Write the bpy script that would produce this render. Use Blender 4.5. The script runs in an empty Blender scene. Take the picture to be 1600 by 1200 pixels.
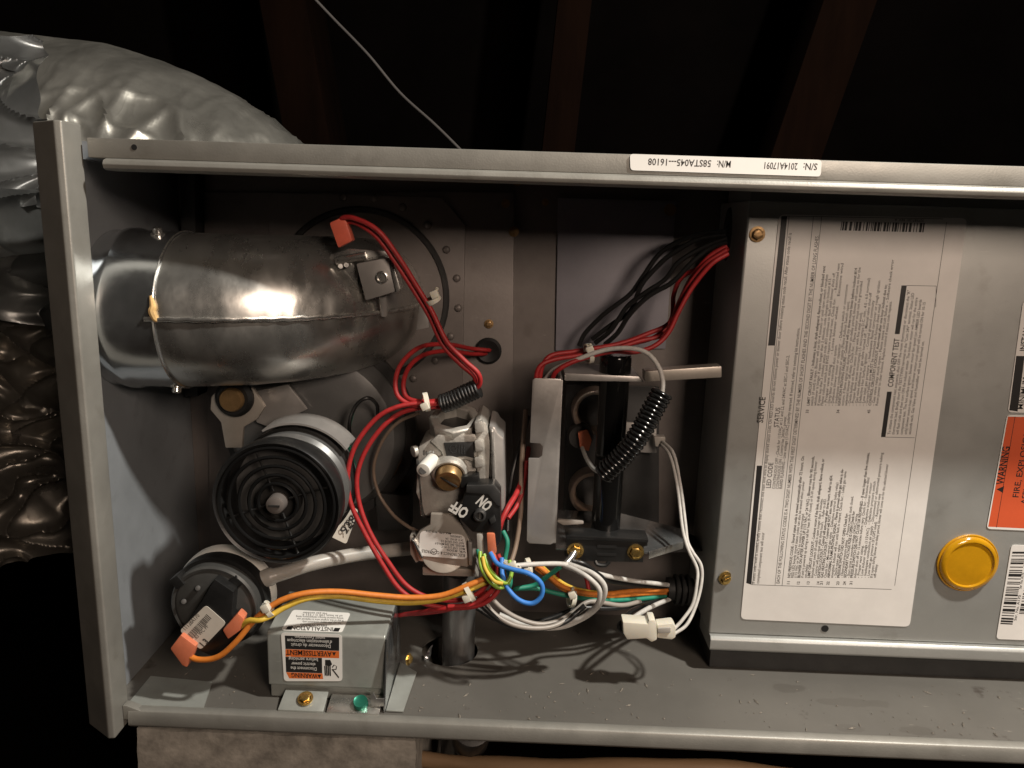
import bpy, bmesh, math, random
from mathutils import Vector as V, Matrix, noise
random.seed(7)
R = math.radians
S = bpy.context.scene
C = S.collection

# ------------------------------------------------------------------ camera
F_PX, PITCH, ROLL, YAW = 1200.0, R(12.086), R(1.844), R(-0.896)
CAM = V((0.0, -0.4505, 0.3265))
_f = V((math.sin(YAW)*math.cos(PITCH), math.cos(YAW)*math.cos(PITCH), -math.sin(PITCH)))
_r0 = V((math.cos(YAW), -math.sin(YAW), 0)); _u0 = _r0.cross(_f)
_u = math.cos(ROLL)*_u0 - math.sin(ROLL)*_r0
_r = math.cos(ROLL)*_r0 + math.sin(ROLL)*_u0
cd = bpy.data.cameras.new('camera'); cam = bpy.data.objects.new('camera', cd); C.objects.link(cam)
cd.sensor_width = 36; cd.lens = 36*F_PX/1600; cd.clip_start = .01; cd.clip_end = 60
cam.matrix_world = Matrix(((_r.x, _u.x, -_f.x, CAM.x), (_r.y, _u.y, -_f.y, CAM.y), (_r.z, _u.z, -_f.z, CAM.z), (0, 0, 0, 1)))
S.camera = cam

# ------------------------------------------------------------------ world, lamps, exposure
w = bpy.data.worlds.new('World'); S.world = w; w.use_nodes = True
bg = w.node_tree.nodes['Background']; bg.inputs[0].default_value = (.9, .75, .6, 1); bg.inputs[1].default_value = .002
def lamp(name, kind, loc, energy, col, size, target):
    l = bpy.data.lights.new(name, kind); o = bpy.data.objects.new(name, l); C.objects.link(o)
    l.energy = energy; l.color = col; o.location = loc
    if kind == 'AREA': l.size = size
    else: l.shadow_soft_size = size
    o.rotation_euler = (V(target)-V(loc)).to_track_quat('-Z', 'Y').to_euler()
    return o
lamp('overhead_bulb', 'POINT', (.60, -.28, 1.05), 74, (1, .95, .86), .03, (0, 0, .2))       # bulb hanging over the unit
lamp('warm_fill_light', 'AREA', (.50, -1.05, .70), 8.6, (1, .80, .65), .3, (.1, 0, .2))       # soft warm fill from behind the viewer, its source unseen
S.view_settings.view_transform = 'Standard'; S.view_settings.look = 'None'
S.view_settings.exposure = 0; S.view_settings.gamma = 1
S.render.engine = 'CYCLES'
S.render.resolution_x = 1024; S.render.resolution_y = 768
S.cycles.max_bounces = 8

# ------------------------------------------------------------------ measuring helper: photo measurement on a plane of known depth
def ray(px, py): return (_f*F_PX + _r*(px-800) + _u*(600-py)).normalized()
def at(px, py, Y):
    d = ray(px, py); return CAM + d*((Y-CAM.y)/d.y)
def atz(px, py, Z):
    d = ray(px, py); return CAM + d*((Z-CAM.z)/d.z)
def mpp(px, py, Y): return (at(px+10, py, Y)-at(px, py, Y)).length/10     # metres per pixel there

# ------------------------------------------------------------------ materials
MATS = {}
def mat(name, col, rough=.5, metal=0., var=.0, vscale=40., bump=0., bscale=200., col2=None, stretch=(1, 1, 1), trans=0., spec=.5, rvar=0., coat=0., sss=0.):
    m = bpy.data.materials.new(name); m.use_nodes = True; nt = m.node_tree; b = nt.nodes['Principled BSDF']
    b.inputs['Base Color'].default_value = (*col, 1); b.inputs['Roughness'].default_value = rough; b.inputs['Metallic'].default_value = metal
    b.inputs['Transmission Weight'].default_value = trans; b.inputs['Specular IOR Level'].default_value = spec
    b.inputs['Coat Weight'].default_value = coat
    if sss: b.inputs['Subsurface Weight'].default_value = sss; b.inputs['Subsurface Radius'].default_value = (.004, .003, .002)
    N = nt.nodes.new; L = nt.links.new
    tc = N('ShaderNodeTexCoord'); mp = N('ShaderNodeMapping'); mp.inputs['Scale'].default_value = stretch; L(tc.outputs['Object'], mp.inputs[0])
    if var or col2 or rvar:
        n = N('ShaderNodeTexNoise'); n.inputs['Scale'].default_value = vscale; n.inputs['Detail'].default_value = 8; n.inputs['Roughness'].default_value = .65
        L(mp.outputs[0], n.inputs['Vector'])
        rp = N('ShaderNodeValToRGB'); rp.color_ramp.elements[0].position = .35; rp.color_ramp.elements[1].position = .68
        c2 = col2 or tuple(c*(1+var) for c in col); c1 = tuple(c*(1-var) for c in col) if not col2 else col
        rp.color_ramp.elements[0].color = (*c1, 1); rp.color_ramp.elements[1].color = (*c2, 1)
        L(n.outputs['Fac'], rp.inputs[0]); L(rp.outputs[0], b.inputs['Base Color'])
        if rvar:
            mr = N('ShaderNodeMapRange'); mr.inputs[1].default_value = .3; mr.inputs[2].default_value = .7
            mr.inputs[3].default_value = max(.03, rough-rvar); mr.inputs[4].default_value = min(1, rough+rvar)
            L(n.outputs['Fac'], mr.inputs[0]); L(mr.outputs[0], b.inputs['Roughness'])
    if bump:
        n2 = N('ShaderNodeTexNoise'); n2.inputs['Scale'].default_value = bscale; n2.inputs['Detail'].default_value = 4
        L(mp.outputs[0], n2.inputs['Vector'])
        bp = N('ShaderNodeBump'); bp.inputs['Strength'].default_value = bump; bp.inputs['Distance'].default_value = .001
        L(n2.outputs['Fac'], bp.inputs['Height']); L(bp.outputs[0], b.inputs['Normal'])
    MATS[name] = m; return m
mat('casing', (.27, .262, .238), .45, .35, .07, 30, .08, 900, rvar=.1)
mat('casing_blue', (.30, .32, .34), .42, .4, .08, 18, .05, 700, rvar=.1)
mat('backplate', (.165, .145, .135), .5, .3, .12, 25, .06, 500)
mat('blueplate', (.26, .25, .28), .45, .3, .1, 15, .05, 500)
mat('control_paint', (.37, .375, .36), .42, .4, .06, 14, .05, 900, rvar=.08)
mat('galv', (.60, .59, .56), .29, .92, .10, 45, .05, 300, stretch=(1, .5, .5), rvar=.09)
mat('galv_bright', (.62, .64, .65), .2, .95, .12, 30, .04, 120, rvar=.08)
mat('steel', (.62, .61, .58), .28, .9, .1, 80, .05, 400, rvar=.1)
mat('steel_sheet', (.46, .44, .42), .38, .6, .08, 30, .04, 400, rvar=.1)
mat('zinc_box', (.36, .375, .35), .42, .4, .08, 40, .06, 500, rvar=.1)
mat('cast', (.50, .48, .44), .46, .5, .1, 90, .2, 700, rvar=.1)
mat('coil_cover', (.46, .42, .37), .4, .55, .08, 50, .05, 400)
mat('black_plastic', (.012, .012, .012), .38, 0, .3, 60, .06, 600)
mat('black_gloss', (.008, .008, .008), .16, 0, 0, bump=.03, bscale=200)
mat('dark_gray', (.034, .034, .034), .42, .1, .2, 60, .05, 400)
mat('charcoal', (.028, .027, .026), .5, .1, .25, 60, .08, 400)
mat('black_iron', (.20, .195, .19), .34, .75, .35, 60, .12, 300, stretch=(1, 1, .15), rvar=.12)
mat('black_enamel', (.006, .006, .006), .14, 0, 0, coat=.3)
mat('brass', (.62, .42, .14), .26, .9, .15, 200)
mat('brass_dull', (.35, .22, .10), .4, .7, .2, 200)
mat('copper', (.46, .33, .26), .36, .7, .25, 60, rvar=.1)
mat('green_screw', (.03, .22, .15), .3, .6, .1, 200)
mat('rubber', (.006, .006, .006), .6)
mat('red_wire', (.34, .016, .017), .55, 0, .16, 260)
mat('red_boot', (.62, .13, .08), .3, 0, .08, 100, sss=.2)
mat('orange_boot', (.62, .19, .10), .25, 0, .08, 100, sss=.3)
mat('orange_wire', (.62, .19, .025), .55, 0, .13, 260)
mat('yellow_wire', (.64, .43, .05), .55, 0, .13, 260)
mat('white_wire', (.52, .505, .475), .55, 0, .13, 260)
mat('gray_wire', (.30, .27, .24), .42, 0, .06, 200)
mat('brown_wire', (.22, .16, .12), .42, 0, .06, 200)
mat('black_wire', (.012, .012, .012), .35)
mat('blue_wire', (.04, .20, .60), .55, 0, .13, 260)
mat('green_wire', (.012, .20, .13), .55, 0, .13, 260)
mat('greenstripe_wire', (.25, .42, .04), .36, 0, 0)
mat('hose', (.36, .34, .31), .36, 0, .05, 60, sss=.2)
mat('nylon', (.66, .63, .54), .4, 0, .04, 60, sss=.4)
mat('white_plastic', (.74, .73, .68), .38, 0, .04, 60)
mat('paper', (.72, .695, .665), .5, 0, .06, 22, 1.0, 14)
mat('paper_bright', (.74, .73, .70), .45, 0, .03, 40)
mat('ink', (.016, .015, .015), .5)
mat('ink_soft', (.06, .055, .05), .5)
mat('white_ink', (.62, .61, .58), .5)
mat('orange_ink', (.66, .15, .03), .45, 0, .04, 60)
mat('red_ink', (.62, .10, .035), .45, 0, .04, 60)
mat('amber', (.72, .36, .012), .14, 0, .12, 60, trans=.35, coat=.4)
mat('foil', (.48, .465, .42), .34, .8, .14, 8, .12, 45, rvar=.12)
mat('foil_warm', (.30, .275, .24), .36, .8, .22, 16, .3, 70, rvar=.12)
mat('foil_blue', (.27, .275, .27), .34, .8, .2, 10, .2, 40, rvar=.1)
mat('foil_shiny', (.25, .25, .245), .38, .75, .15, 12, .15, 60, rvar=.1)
mat('motor_gray', (.15, .15, .148), .4, .45, .12, 40, .05, 300)
mat('switch_gray', (.055, .055, .053), .42, .1, .15, 60, .05, 300)
mat('burner_steel', (.52, .42, .35), .35, .7, .2, 40, rvar=.1)
mat('grit', (.17, .15, .125), .8, 0, .5, 900)
mat('fibre_block', (.36, .335, .295), .9, 0, .35, 60, 1.0, 140)
mat('wood', (.26, .165, .09), .6, 0, .25, 10, .3, 80, stretch=(.25, 3, 3))
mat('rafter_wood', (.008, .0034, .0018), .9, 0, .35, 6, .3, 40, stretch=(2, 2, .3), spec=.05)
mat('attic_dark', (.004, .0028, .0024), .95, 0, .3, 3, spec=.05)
mat('cable_gray', (.10, .09, .085), .7)
mat('tag', (.52, .48, .42), .55, 0, .06, 60)
mat('sealant', (.62, .40, .16), .5, 0, .2, 200)

def add_creases(name, scale, strength, dist, stretch=(1, 1, 1)):
    nt = MATS[name].node_tree; N = nt.nodes.new; L = nt.links.new; b = nt.nodes['Principled BSDF']
    tc = N('ShaderNodeTexCoord'); mp = N('ShaderNodeMapping'); mp.inputs['Scale'].default_value = stretch; L(tc.outputs['Object'], mp.inputs[0])
    nz = N('ShaderNodeTexNoise'); nz.inputs['Scale'].default_value = 12; L(mp.outputs[0], nz.inputs['Vector'])
    mx = N('ShaderNodeVectorMath'); mx.operation = 'MULTIPLY_ADD'; mx.inputs[1].default_value = (.12, .12, .12); L(nz.outputs['Color'], mx.inputs[0]); L(mp.outputs[0], mx.inputs[2])
    v = N('ShaderNodeTexVoronoi'); v.inputs['Scale'].default_value = scale; v.inputs['Detail'].default_value = 2; L(mx.outputs[0], v.inputs['Vector'])
    bp = N('ShaderNodeBump'); bp.inputs['Strength'].default_value = strength; bp.inputs['Distance'].default_value = dist; L(v.outputs['Distance'], bp.inputs['Height'])
    old = b.inputs['Normal'].links[0].from_node if b.inputs['Normal'].links else None
    if old: L(old.outputs[0], bp.inputs['Normal'])
    L(bp.outputs[0], b.inputs['Normal'])
add_creases('foil', 14, .12, .012, (1.6, 1, .6))
def add_wear(name, dark, light, sc=55):
    nt = MATS[name].node_tree; N = nt.nodes.new; L = nt.links.new; b = nt.nodes['Principled BSDF']; src = b.inputs['Base Color'].links[0].from_socket
    tc = N('ShaderNodeTexCoord')
    for (s_, lo, hi_, col_, st_) in ((sc, .60, .74, dark, (1, 1, 1)), (sc*4, .70, .76, light, (.35, 1, 1.6)), (sc*.3, .55, .8, dark, (1, 1, 1))):
        mp = N('ShaderNodeMapping'); mp.inputs['Scale'].default_value = st_; mp.inputs['Rotation'].default_value = (.3, .5, .4); L(tc.outputs['Object'], mp.inputs[0])
        n = N('ShaderNodeTexNoise'); n.inputs['Scale'].default_value = s_; n.inputs['Detail'].default_value = 7; L(mp.outputs[0], n.inputs['Vector'])
        r = N('ShaderNodeMapRange'); r.inputs[1].default_value = lo; r.inputs[2].default_value = hi_; r.inputs[4].default_value = .55; L(n.outputs['Fac'], r.inputs[0])
        x = N('ShaderNodeMix'); x.data_type = 'RGBA'; L(r.outputs[0], x.inputs[0]); L(src, x.inputs[6]); x.inputs[7].default_value = (*col_, 1); src = x.outputs[2]
    L(src, b.inputs['Base Color'])
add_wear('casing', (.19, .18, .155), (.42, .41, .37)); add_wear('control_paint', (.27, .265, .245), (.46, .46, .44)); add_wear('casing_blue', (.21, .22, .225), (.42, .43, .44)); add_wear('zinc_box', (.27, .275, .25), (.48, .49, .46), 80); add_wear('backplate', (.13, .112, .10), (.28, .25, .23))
STAINS = [(atz(735, 1045, 0).x, atz(735, 1045, 0).y, .026, .018, .75), (atz(1330, 1138, 0).x, atz(1330, 1138, 0).y, .012, .005, .22), (atz(1430, 1142, 0).x, atz(1430, 1142, 0).y, .012, .006, .28), (atz(1230, 1075, 0).x, atz(1230, 1075, 0).y, .016, .006, .3), (atz(1340, 1098, 0).x, atz(1340, 1098, 0).y, .030, .006, .25)]
def floor_material():
    m = bpy.data.materials.new('floor_paint'); m.use_nodes = True; nt = m.node_tree; b = nt.nodes['Principled BSDF']
    N = nt.nodes.new; L = nt.links.new
    tc = N('ShaderNodeTexCoord')
    def noi(sc, lo, hi, detail=6, stretch=None):
        n = N('ShaderNodeTexNoise'); n.inputs['Scale'].default_value = sc; n.inputs['Detail'].default_value = detail; n.inputs['Roughness'].default_value = .65
        if stretch:
            mp = N('ShaderNodeMapping'); mp.inputs['Scale'].default_value = stretch; mp.inputs['Rotation'].default_value = (0, 0, .5); L(tc.outputs['Object'], mp.inputs[0]); L(mp.outputs[0], n.inputs['Vector'])
        else: L(tc.outputs['Object'], n.inputs['Vector'])
        r = N('ShaderNodeMapRange'); r.inputs[1].default_value = lo; r.inputs[2].default_value = hi; L(n.outputs['Fac'], r.inputs[0]); return r.outputs[0]
    def mixc(fac, a, bb):
        x = N('ShaderNodeMix'); x.data_type = 'RGBA'; L(fac, x.inputs[0])
        for k, v in ((6, a), (7, bb)):
            if isinstance(v, tuple): x.inputs[k].default_value = (*v, 1)
            else: L(v, x.inputs[k])
        return x.outputs[2]
    c = mixc(noi(9, .35, .7), (.112, .106, .095), (.140, .132, .118))
    c = mixc(noi(26, .62, .68), c, (.070, .060, .052))          # smeared oil blots
    c = mixc(noi(70, .68, .72, 4, (.5, 2, 1)), c, (.24, .22, .19))    # scratches and lint
    c = mixc(noi(160, .72, .75, 3), c, (.30, .28, .25))
    for (sx, sy, rx, ry, dk) in STAINS:
        mp = N('ShaderNodeMapping'); mp.vector_type = 'TEXTURE'; mp.inputs['Location'].default_value = (sx, sy, 0); mp.inputs['Scale'].default_value = (rx, ry, 1)
        L(tc.outputs['Object'], mp.inputs[0]); ln = N('ShaderNodeVectorMath'); ln.operation = 'LENGTH'; L(mp.outputs[0], ln.inputs[0])
        nn = N('ShaderNodeTexNoise'); nn.inputs['Scale'].default_value = 70; nn.inputs['Detail'].default_value = 5; L(tc.outputs['Object'], nn.inputs['Vector'])
        ad = N('ShaderNodeMath'); ad.operation = 'MULTIPLY_ADD'; ad.inputs[1].default_value = 1.6; L(nn.outputs['Fac'], ad.inputs[0]); L(ln.outputs['Value'], ad.inputs[2])
        r = N('ShaderNodeMapRange'); r.inputs[1].default_value = 1.55; r.inputs[2].default_value = 1.68; r.inputs[3].default_value = dk; r.inputs[4].default_value = 0; L(ad.outputs[0], r.inputs[0])
        c = mixc(r.outputs[0], c, (.060, .052, .044))
    L(c, b.inputs['Base Color']); b.inputs['Metallic'].default_value = .2
    L(noi(20, .2, .8), b.inputs['Roughness'])
    mr = N('ShaderNodeMapRange'); mr.inputs[3].default_value = .38; mr.inputs[4].default_value = .62
    n = N('ShaderNodeTexNoise'); n.inputs['Scale'].default_value = 24; L(tc.outputs['Object'], n.inputs['Vector']); L(n.outputs['Fac'], mr.inputs[0]); L(mr.outputs[0], b.inputs['Roughness'])
    MATS['floor_paint'] = m
floor_material()

# ------------------------------------------------------------------ mesh helpers
def frame(axis, hint=V((0, 0, 1))):
    a = V(axis).normalized()
    if abs(a.dot(hint)) > .95: hint = V((1, 0, 0))
    x = hint.cross(a).normalized(); y = a.cross(x)
    return x, y, a
def basis(o, x, y, z): return Matrix(((x.x, y.x, z.x, o.x), (x.y, y.y, z.y, o.y), (x.z, y.z, z.z, o.z), (0, 0, 0, 1)))
def nb(): return bmesh.new()
def box(bm, c, s, M=None):
    r = bmesh.ops.create_cube(bm, size=1); m = Matrix.Translation(V(c)) @ Matrix.Diagonal((*s, 1))
    bmesh.ops.transform(bm, matrix=(M @ m) if M else m, verts=r['verts']); return bm
def box2(bm, x0, x1, y0, y1, z0, z1): return box(bm, ((x0+x1)/2, (y0+y1)/2, (z0+z1)/2), (x1-x0, y1-y0, z1-z0))
def prism(bm, pts, vec):
    vec = V(vec); a = [bm.verts.new(p) for p in pts]; b = [bm.verts.new(V(p)+vec) for p in pts]; n = len(pts)
    bm.faces.new(a); bm.faces.new(b[::-1])
    for i in range(n): bm.faces.new((a[i], b[i], b[(i+1) % n], a[(i+1) % n]))
    bmesh.ops.recalc_face_normals(bm, faces=bm.faces[:]); return bm
def slab(bm, pix, Y, depth): return prism(bm, [at(x, y, Y) for x, y in pix], (0, depth, 0))
def extr(bm, prof, x0, x1): return prism(bm, [(x0, y, z) for y, z in prof], (x1-x0, 0, 0))
def lathe(bm, prof, o, axis, seg=32, arc=2*math.pi, start=0.):
    x, y, a = frame(axis); o = V(o); closed = arc > 6.28; rings = []
    n = seg if closed else seg+1
    for r, h in prof:
        if r < 1e-7: rings.append([bm.verts.new(o+a*h)]*n); continue
        rings.append([bm.verts.new(o+a*h+(x*math.cos(start+arc*k/seg)+y*math.sin(start+arc*k/seg))*r) for k in range(n)])
    for i in range(len(rings)-1):
        for k in range(seg):
            q = [rings[i][k], rings[i][(k+1) % n], rings[i+1][(k+1) % n], rings[i+1][k]]
            q = list(dict.fromkeys(q))
            if len(q) > 2:
                try: bm.faces.new(q)
                except ValueError: pass
    bmesh.ops.recalc_face_normals(bm, faces=bm.faces[:]); return bm
def cyl(bm, p0, p1, r, seg=20, r2=None):
    p0 = V(p0); p1 = V(p1); L = (p1-p0).length
    return lathe(bm, [(0, 0), (r, 0), (r2 if r2 is not None else r, L), (0, L)], p0, p1-p0, seg)
def ring(bm, o, axis, Rr, r, seg=36, sides=8, arc=2*math.pi, start=0.):
    pr = [(Rr+r*math.cos(2*math.pi*k/sides), r*math.sin(2*math.pi*k/sides)) for k in range(sides+1)]
    lathe(bm, pr, o, axis, seg, arc, start); bmesh.ops.remove_doubles(bm, verts=bm.verts[:], dist=1e-6); return bm
def spline(pts, per=7):
    pts = [V(p) for p in pts]
    if len(pts) == 2: return [pts[0].lerp(pts[1], k/6) for k in range(7)]
    P = [2*pts[0]-pts[1]]+pts+[2*pts[-1]-pts[-2]]; out = []
    for i in range(1, len(P)-2):
        for k in range(per):
            t = k/per; a, b, c, d = P[i-1:i+3]
            out.append(.5*((2*b)+(c-a)*t+(2*a-5*b+4*c-d)*t*t+(3*b-a-3*c+d)*t**3))
    out.append(pts[-1]); return out
def tube(bm, path, r, sides=10, cap=True):
    n = len(path); t = [(path[min(i+1, n-1)]-path[max(i-1, 0)]).normalized() for i in range(n)]
    x = t[0].orthogonal().normalized(); rings = []
    for i in range(n):
        x = (x-t[i]*x.dot(t[i])).normalized(); y = t[i].cross(x); rr = r(i/(n-1)) if callable(r) else r
        rings.append([bm.verts.new(path[i]+(x*math.cos(2*math.pi*k/sides)+y*math.sin(2*math.pi*k/sides))*rr) for k in range(sides)])
    for i in range(n-1):
        for k in range(sides): bm.faces.new((rings[i][k], rings[i][(k+1) % sides], rings[i+1][(k+1) % sides], rings[i+1][k]))
    if cap: bm.faces.new(rings[0][::-1]); bm.faces.new(rings[-1])
    return bm
def obj(name, bm, m, parent=None, bev=0., seg=2, smooth=True, ang=38):
    bmesh.ops.recalc_face_normals(bm, faces=bm.faces[:])
    if bev:
        es = [e for e in bm.edges if len(e.link_faces) == 2 and e.calc_face_angle(0) > R(35)]
        bmesh.ops.bevel(bm, geom=es, offset=bev, segments=seg, affect='EDGES', clamp_overlap=True, profile=.6)
    me = bpy.data.meshes.new(name); bm.to_mesh(me); bm.free()
    if smooth:
        me.polygons.foreach_set('use_smooth', [True]*len(me.polygons)); me.set_sharp_from_angle(angle=R(ang))
    me.materials.append(MATS[m] if isinstance(m, str) else m)
    o = bpy.data.objects.new(name, me); C.objects.link(o); adopt(o, parent); return o
def adopt(o, parent):
    if parent:
        o.parent = parent
        if parent.type == 'EMPTY': o.matrix_parent_inverse = Matrix.Translation(-parent.location)
def inst(name, src, M, parent):
    o = bpy.data.objects.new(name, src); C.objects.link(o); o.matrix_world = M; adopt(o, parent); return o
def tag(o, label, cat, group=None):
    o['label'] = label; o['category'] = cat
    if group: o['group'] = group
    return o
def thing(name, label, cat, loc, group=None):
    o = bpy.data.objects.new(name, None); o.empty_display_size = .01; C.objects.link(o); o.location = loc; return tag(o, label, cat, group)
def meshof(bm, m, name='piece', ang=38):
    bmesh.ops.recalc_face_normals(bm, faces=bm.faces[:])
    me = bpy.data.meshes.new(name); bm.to_mesh(me); bm.free()
    me.polygons.foreach_set('use_smooth', [True]*len(me.polygons)); me.set_sharp_from_angle(angle=R(ang)); me.materials.append(MATS[m]); return me
def face_cam(p, axis=(0, -1, 0), roll=0.):        # local +Z -> axis
    x, y, a = frame(axis); return basis(V(p), x, y, a) @ Matrix.Rotation(roll, 4, 'Z')
def hex_screw_mesh(m, r=.0036, h=.003):
    bm = lathe(nb(), [(0, 0), (r*1.45, 0), (r*1.45, h*.25), (r*1.02, h*.3)], (0, 0, 0), (0, 0, 1), 24)
    lathe(bm, [(r, h*.2), (r, h*.9), (r*.82, h), (r*.25, h*.97), (0, h*.97)], (0, 0, 0), (0, 0, 1), 6)
    box(bm, (0, 0, h*.98), (r*1.5, r*.28, h*.08)); return meshof(bm, m, 'screw')
HEX = hex_screw_mesh('brass'); HEXD = hex_screw_mesh('brass_dull')
DOME = meshof(lathe(nb(), [(.0030, 0), (.0030, .0006), (.0022, .0014), (.001, .0018), (0, .0019)], (0, 0, 0), (0, 0, 1), 14), 'backplate', 'rivet', 80)

# lettering: flat type, each run placed on its surface by start point, reading direction and up direction
def add_type(bm, s, o, u, v, size, length=None, bold=0.):
    cu = bpy.data.curves.new('t', 'FONT'); cu.body = s; cu.size = 1; cu.resolution_u = 2; cu.offset = bold; cu.fill_mode = 'FRONT'
    to = bpy.data.objects.new('t', cu); C.objects.link(to); bpy.context.view_layer.update()
    me = bpy.data.meshes.new_from_object(to.evaluated_get(bpy.context.evaluated_depsgraph_get()))
    C.objects.unlink(to); bpy.data.objects.remove(to); bpy.data.curves.remove(cu)
    if not len(me.vertices): return
    wmax = max(q.co.x for q in me.vertices); sx = (length/wmax) if length else size
    u = V(u).normalized(); v = V(v).normalized(); nrm = u.cross(v)
    base = len(bm.verts); t = bmesh.new(); t.from_mesh(me); bpy.data.meshes.remove(me)
    for q in t.verts: q.co = V(o)+u*q.co.x*sx+v*q.co.y*size
    tmp = bpy.data.meshes.new('x'); t.to_mesh(tmp); t.free(); bm.from_mesh(tmp); bpy.data.meshes.remove(tmp)
def flat(name, pts, m, parent, thick=.0004, rad=0.):   # a label: thin sheet with rounded corners; pts on its plane
    pts = [V(p) for p in pts]
    if rad:
        out = []; n = len(pts)
        for i, p in enumerate(pts):
            a = (pts[i-1]-p).normalized(); b = (pts[(i+1) % n]-p).normalized()
            for k in range(5):
                t = k/4; q0 = p+a*rad; q1 = p+b*rad; out.append((1-t)**2*q0+2*t*(1-t)*p+t*t*q1)
        pts = out
    nrm = (pts[1]-pts[0]).cross(pts[-1]-pts[0]).normalized()
    if nrm.dot(CAM-pts[0]) < 0: nrm = -nrm
    return obj(name, prism(nb(), pts, nrm*thick), m, parent, smooth=False)

# ================================================================== the setting
def struct(name, bm, m, **k):
    o = obj(name, bm, m, **k); o['kind'] = 'structure'; return o
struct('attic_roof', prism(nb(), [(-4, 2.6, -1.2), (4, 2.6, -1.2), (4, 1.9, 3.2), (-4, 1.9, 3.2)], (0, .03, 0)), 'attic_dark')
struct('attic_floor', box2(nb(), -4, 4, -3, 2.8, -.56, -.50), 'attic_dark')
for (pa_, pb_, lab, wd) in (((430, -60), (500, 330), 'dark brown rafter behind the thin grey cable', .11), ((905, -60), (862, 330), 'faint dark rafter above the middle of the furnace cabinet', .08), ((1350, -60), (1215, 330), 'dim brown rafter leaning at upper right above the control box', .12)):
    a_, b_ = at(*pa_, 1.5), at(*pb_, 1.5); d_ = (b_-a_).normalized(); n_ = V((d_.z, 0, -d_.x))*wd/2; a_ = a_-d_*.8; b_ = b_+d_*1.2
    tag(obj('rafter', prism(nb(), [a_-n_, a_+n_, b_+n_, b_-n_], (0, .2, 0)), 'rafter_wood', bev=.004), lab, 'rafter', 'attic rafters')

# ================================================================== furnace cabinet
XL, XR, D = -.258, .80, .150
cab = thing('furnace_cabinet', 'open grey metal furnace cabinet lying on its side', 'furnace', (.1, .08, 0))
# floor sheet with the round gas pipe hole
hc = atz(703, 1016, 0)
bm = nb()
outer = [bm.verts.new(p) for p in ((XL-.0118, 0, 0), (XR, 0, 0), (XR, D+.02, 0), (XL-.0118, D+.02, 0))]
inner = [bm.verts.new((hc.x+.0215*math.cos(2*math.pi*k/40), hc.y+.0215*math.sin(2*math.pi*k/40), 0)) for k in range(40)]
es = [bm.edges.new((outer[k], outer[(k+1) % 4])) for k in range(4)]+[bm.edges.new((inner[k], inner[(k+1) % 40])) for k in range(40)]
bmesh.ops.triangle_fill(bm, edges=es, use_beauty=True)
bmesh.ops.solidify(bm, geom=bm.faces[:], thickness=.0012)
zmax = max(v.co.z for v in bm.verts)
for v in bm.verts: v.co.z -= zmax
obj('floor_panel', bm, 'floor_paint', cab)
# bottom front rail: rolled lip
x0 = at(205, 1110, 0).x
obj('bottom_rail', extr(nb(), [(.003, .0008), (-.0015, .0014), (-.0040, .0004), (-.0052, -.0025), (-.0052, -.0095), (-.0035, -.0115), (.003, -.0115)], x0, XR), 'casing', cab, bev=.0006)
# top front rail
xt = at(135, 215, 0).x
obj('top_rail', extr(nb(), [(0, .3645), (0, .3535), (.02, .3535), (.02, .3645)], xt, XR), 'casing', cab, bev=.0008)
obj('top_rail_lip', extr(nb(), [(-.0002, .3534), (-.0032, .3522), (-.0042, .3500), (-.0036, .3478), (-.001, .3468), (.012, .3468), (.012, .3534)], at(165, 245, 0).x, XR), 'casing', cab, bev=.0004)
obj('rail_hole', cyl(nb(), at(210, 230, 0), at(210, 230, 0)+V((0, -.0004, 0)), .0016, 14), 'rubber', cab)
# end post: slanted front edge of the left side sheet and its inner return
obj('end_post', prism(nb(), [(XL, .004, -.0125), (XL, -.0150, -.0125), (XL-.004, -.0158, -.0125), (XL-.0245, -.0020, -.0125), (XL-.0245, .004, -.0125)], (0, 0, .3845)), 'casing', cab, bev=.0012, seg=3)
obj('left_side_panel', box2(nb(), XL-.0184, XL-.012, .0042, D+.45, -.01, .3644), 'casing_blue', cab)
obj('top_panel', box2(nb(), XL-.0118, XR, .0202, D+.45, .3536, .3640), 'casing_blue', cab)
obj('bottom_gusset', prism(nb(), [(XL+.0005, .001, .0003), (XL+.052, .001, .0003), (XL+.046, .03, .0003), (XL+.0005, .034, .0003)], (0, 0, .0012)), 'zinc_box', cab)
obj('corner_tab', prism(nb(), [(XL+.0003, -.004, -.006), (XL+.016, -.004, -.006), (XL+.012, -.004, .0005), (XL+.003, -.004, .004), (XL+.0003, -.004, .004)], (0, .006, 0)), 'casing', cab, bev=.0004)
# rear vestibule sheets
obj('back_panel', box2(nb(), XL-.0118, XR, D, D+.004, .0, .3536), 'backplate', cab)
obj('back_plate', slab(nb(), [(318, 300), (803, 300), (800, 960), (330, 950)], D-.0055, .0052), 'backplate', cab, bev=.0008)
obj('flue_plate', slab(nb(), [(872, 309), (1057, 314), (1040, 545), (868, 548)], D-.0030, .0027), 'blueplate', cab, bev=.0006)
obj('edge_channel', slab(nb(), [(280, 262), (304, 262), (309, 620), (288, 620)], D-.02, .019), 'charcoal', cab, bev=.001)
for (px, py, s) in ((803, 362, 1.2), (790, 318, 1.), (1047, 328, 1.4), (852, 316, .8), (764, 506, 1.1), (808, 284, 1.)):
    inst('screw', HEXD, face_cam(at(px, py, D-.0062), roll=random.random()) @ Matrix.Scale(.62*s, 4), cab)
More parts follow.
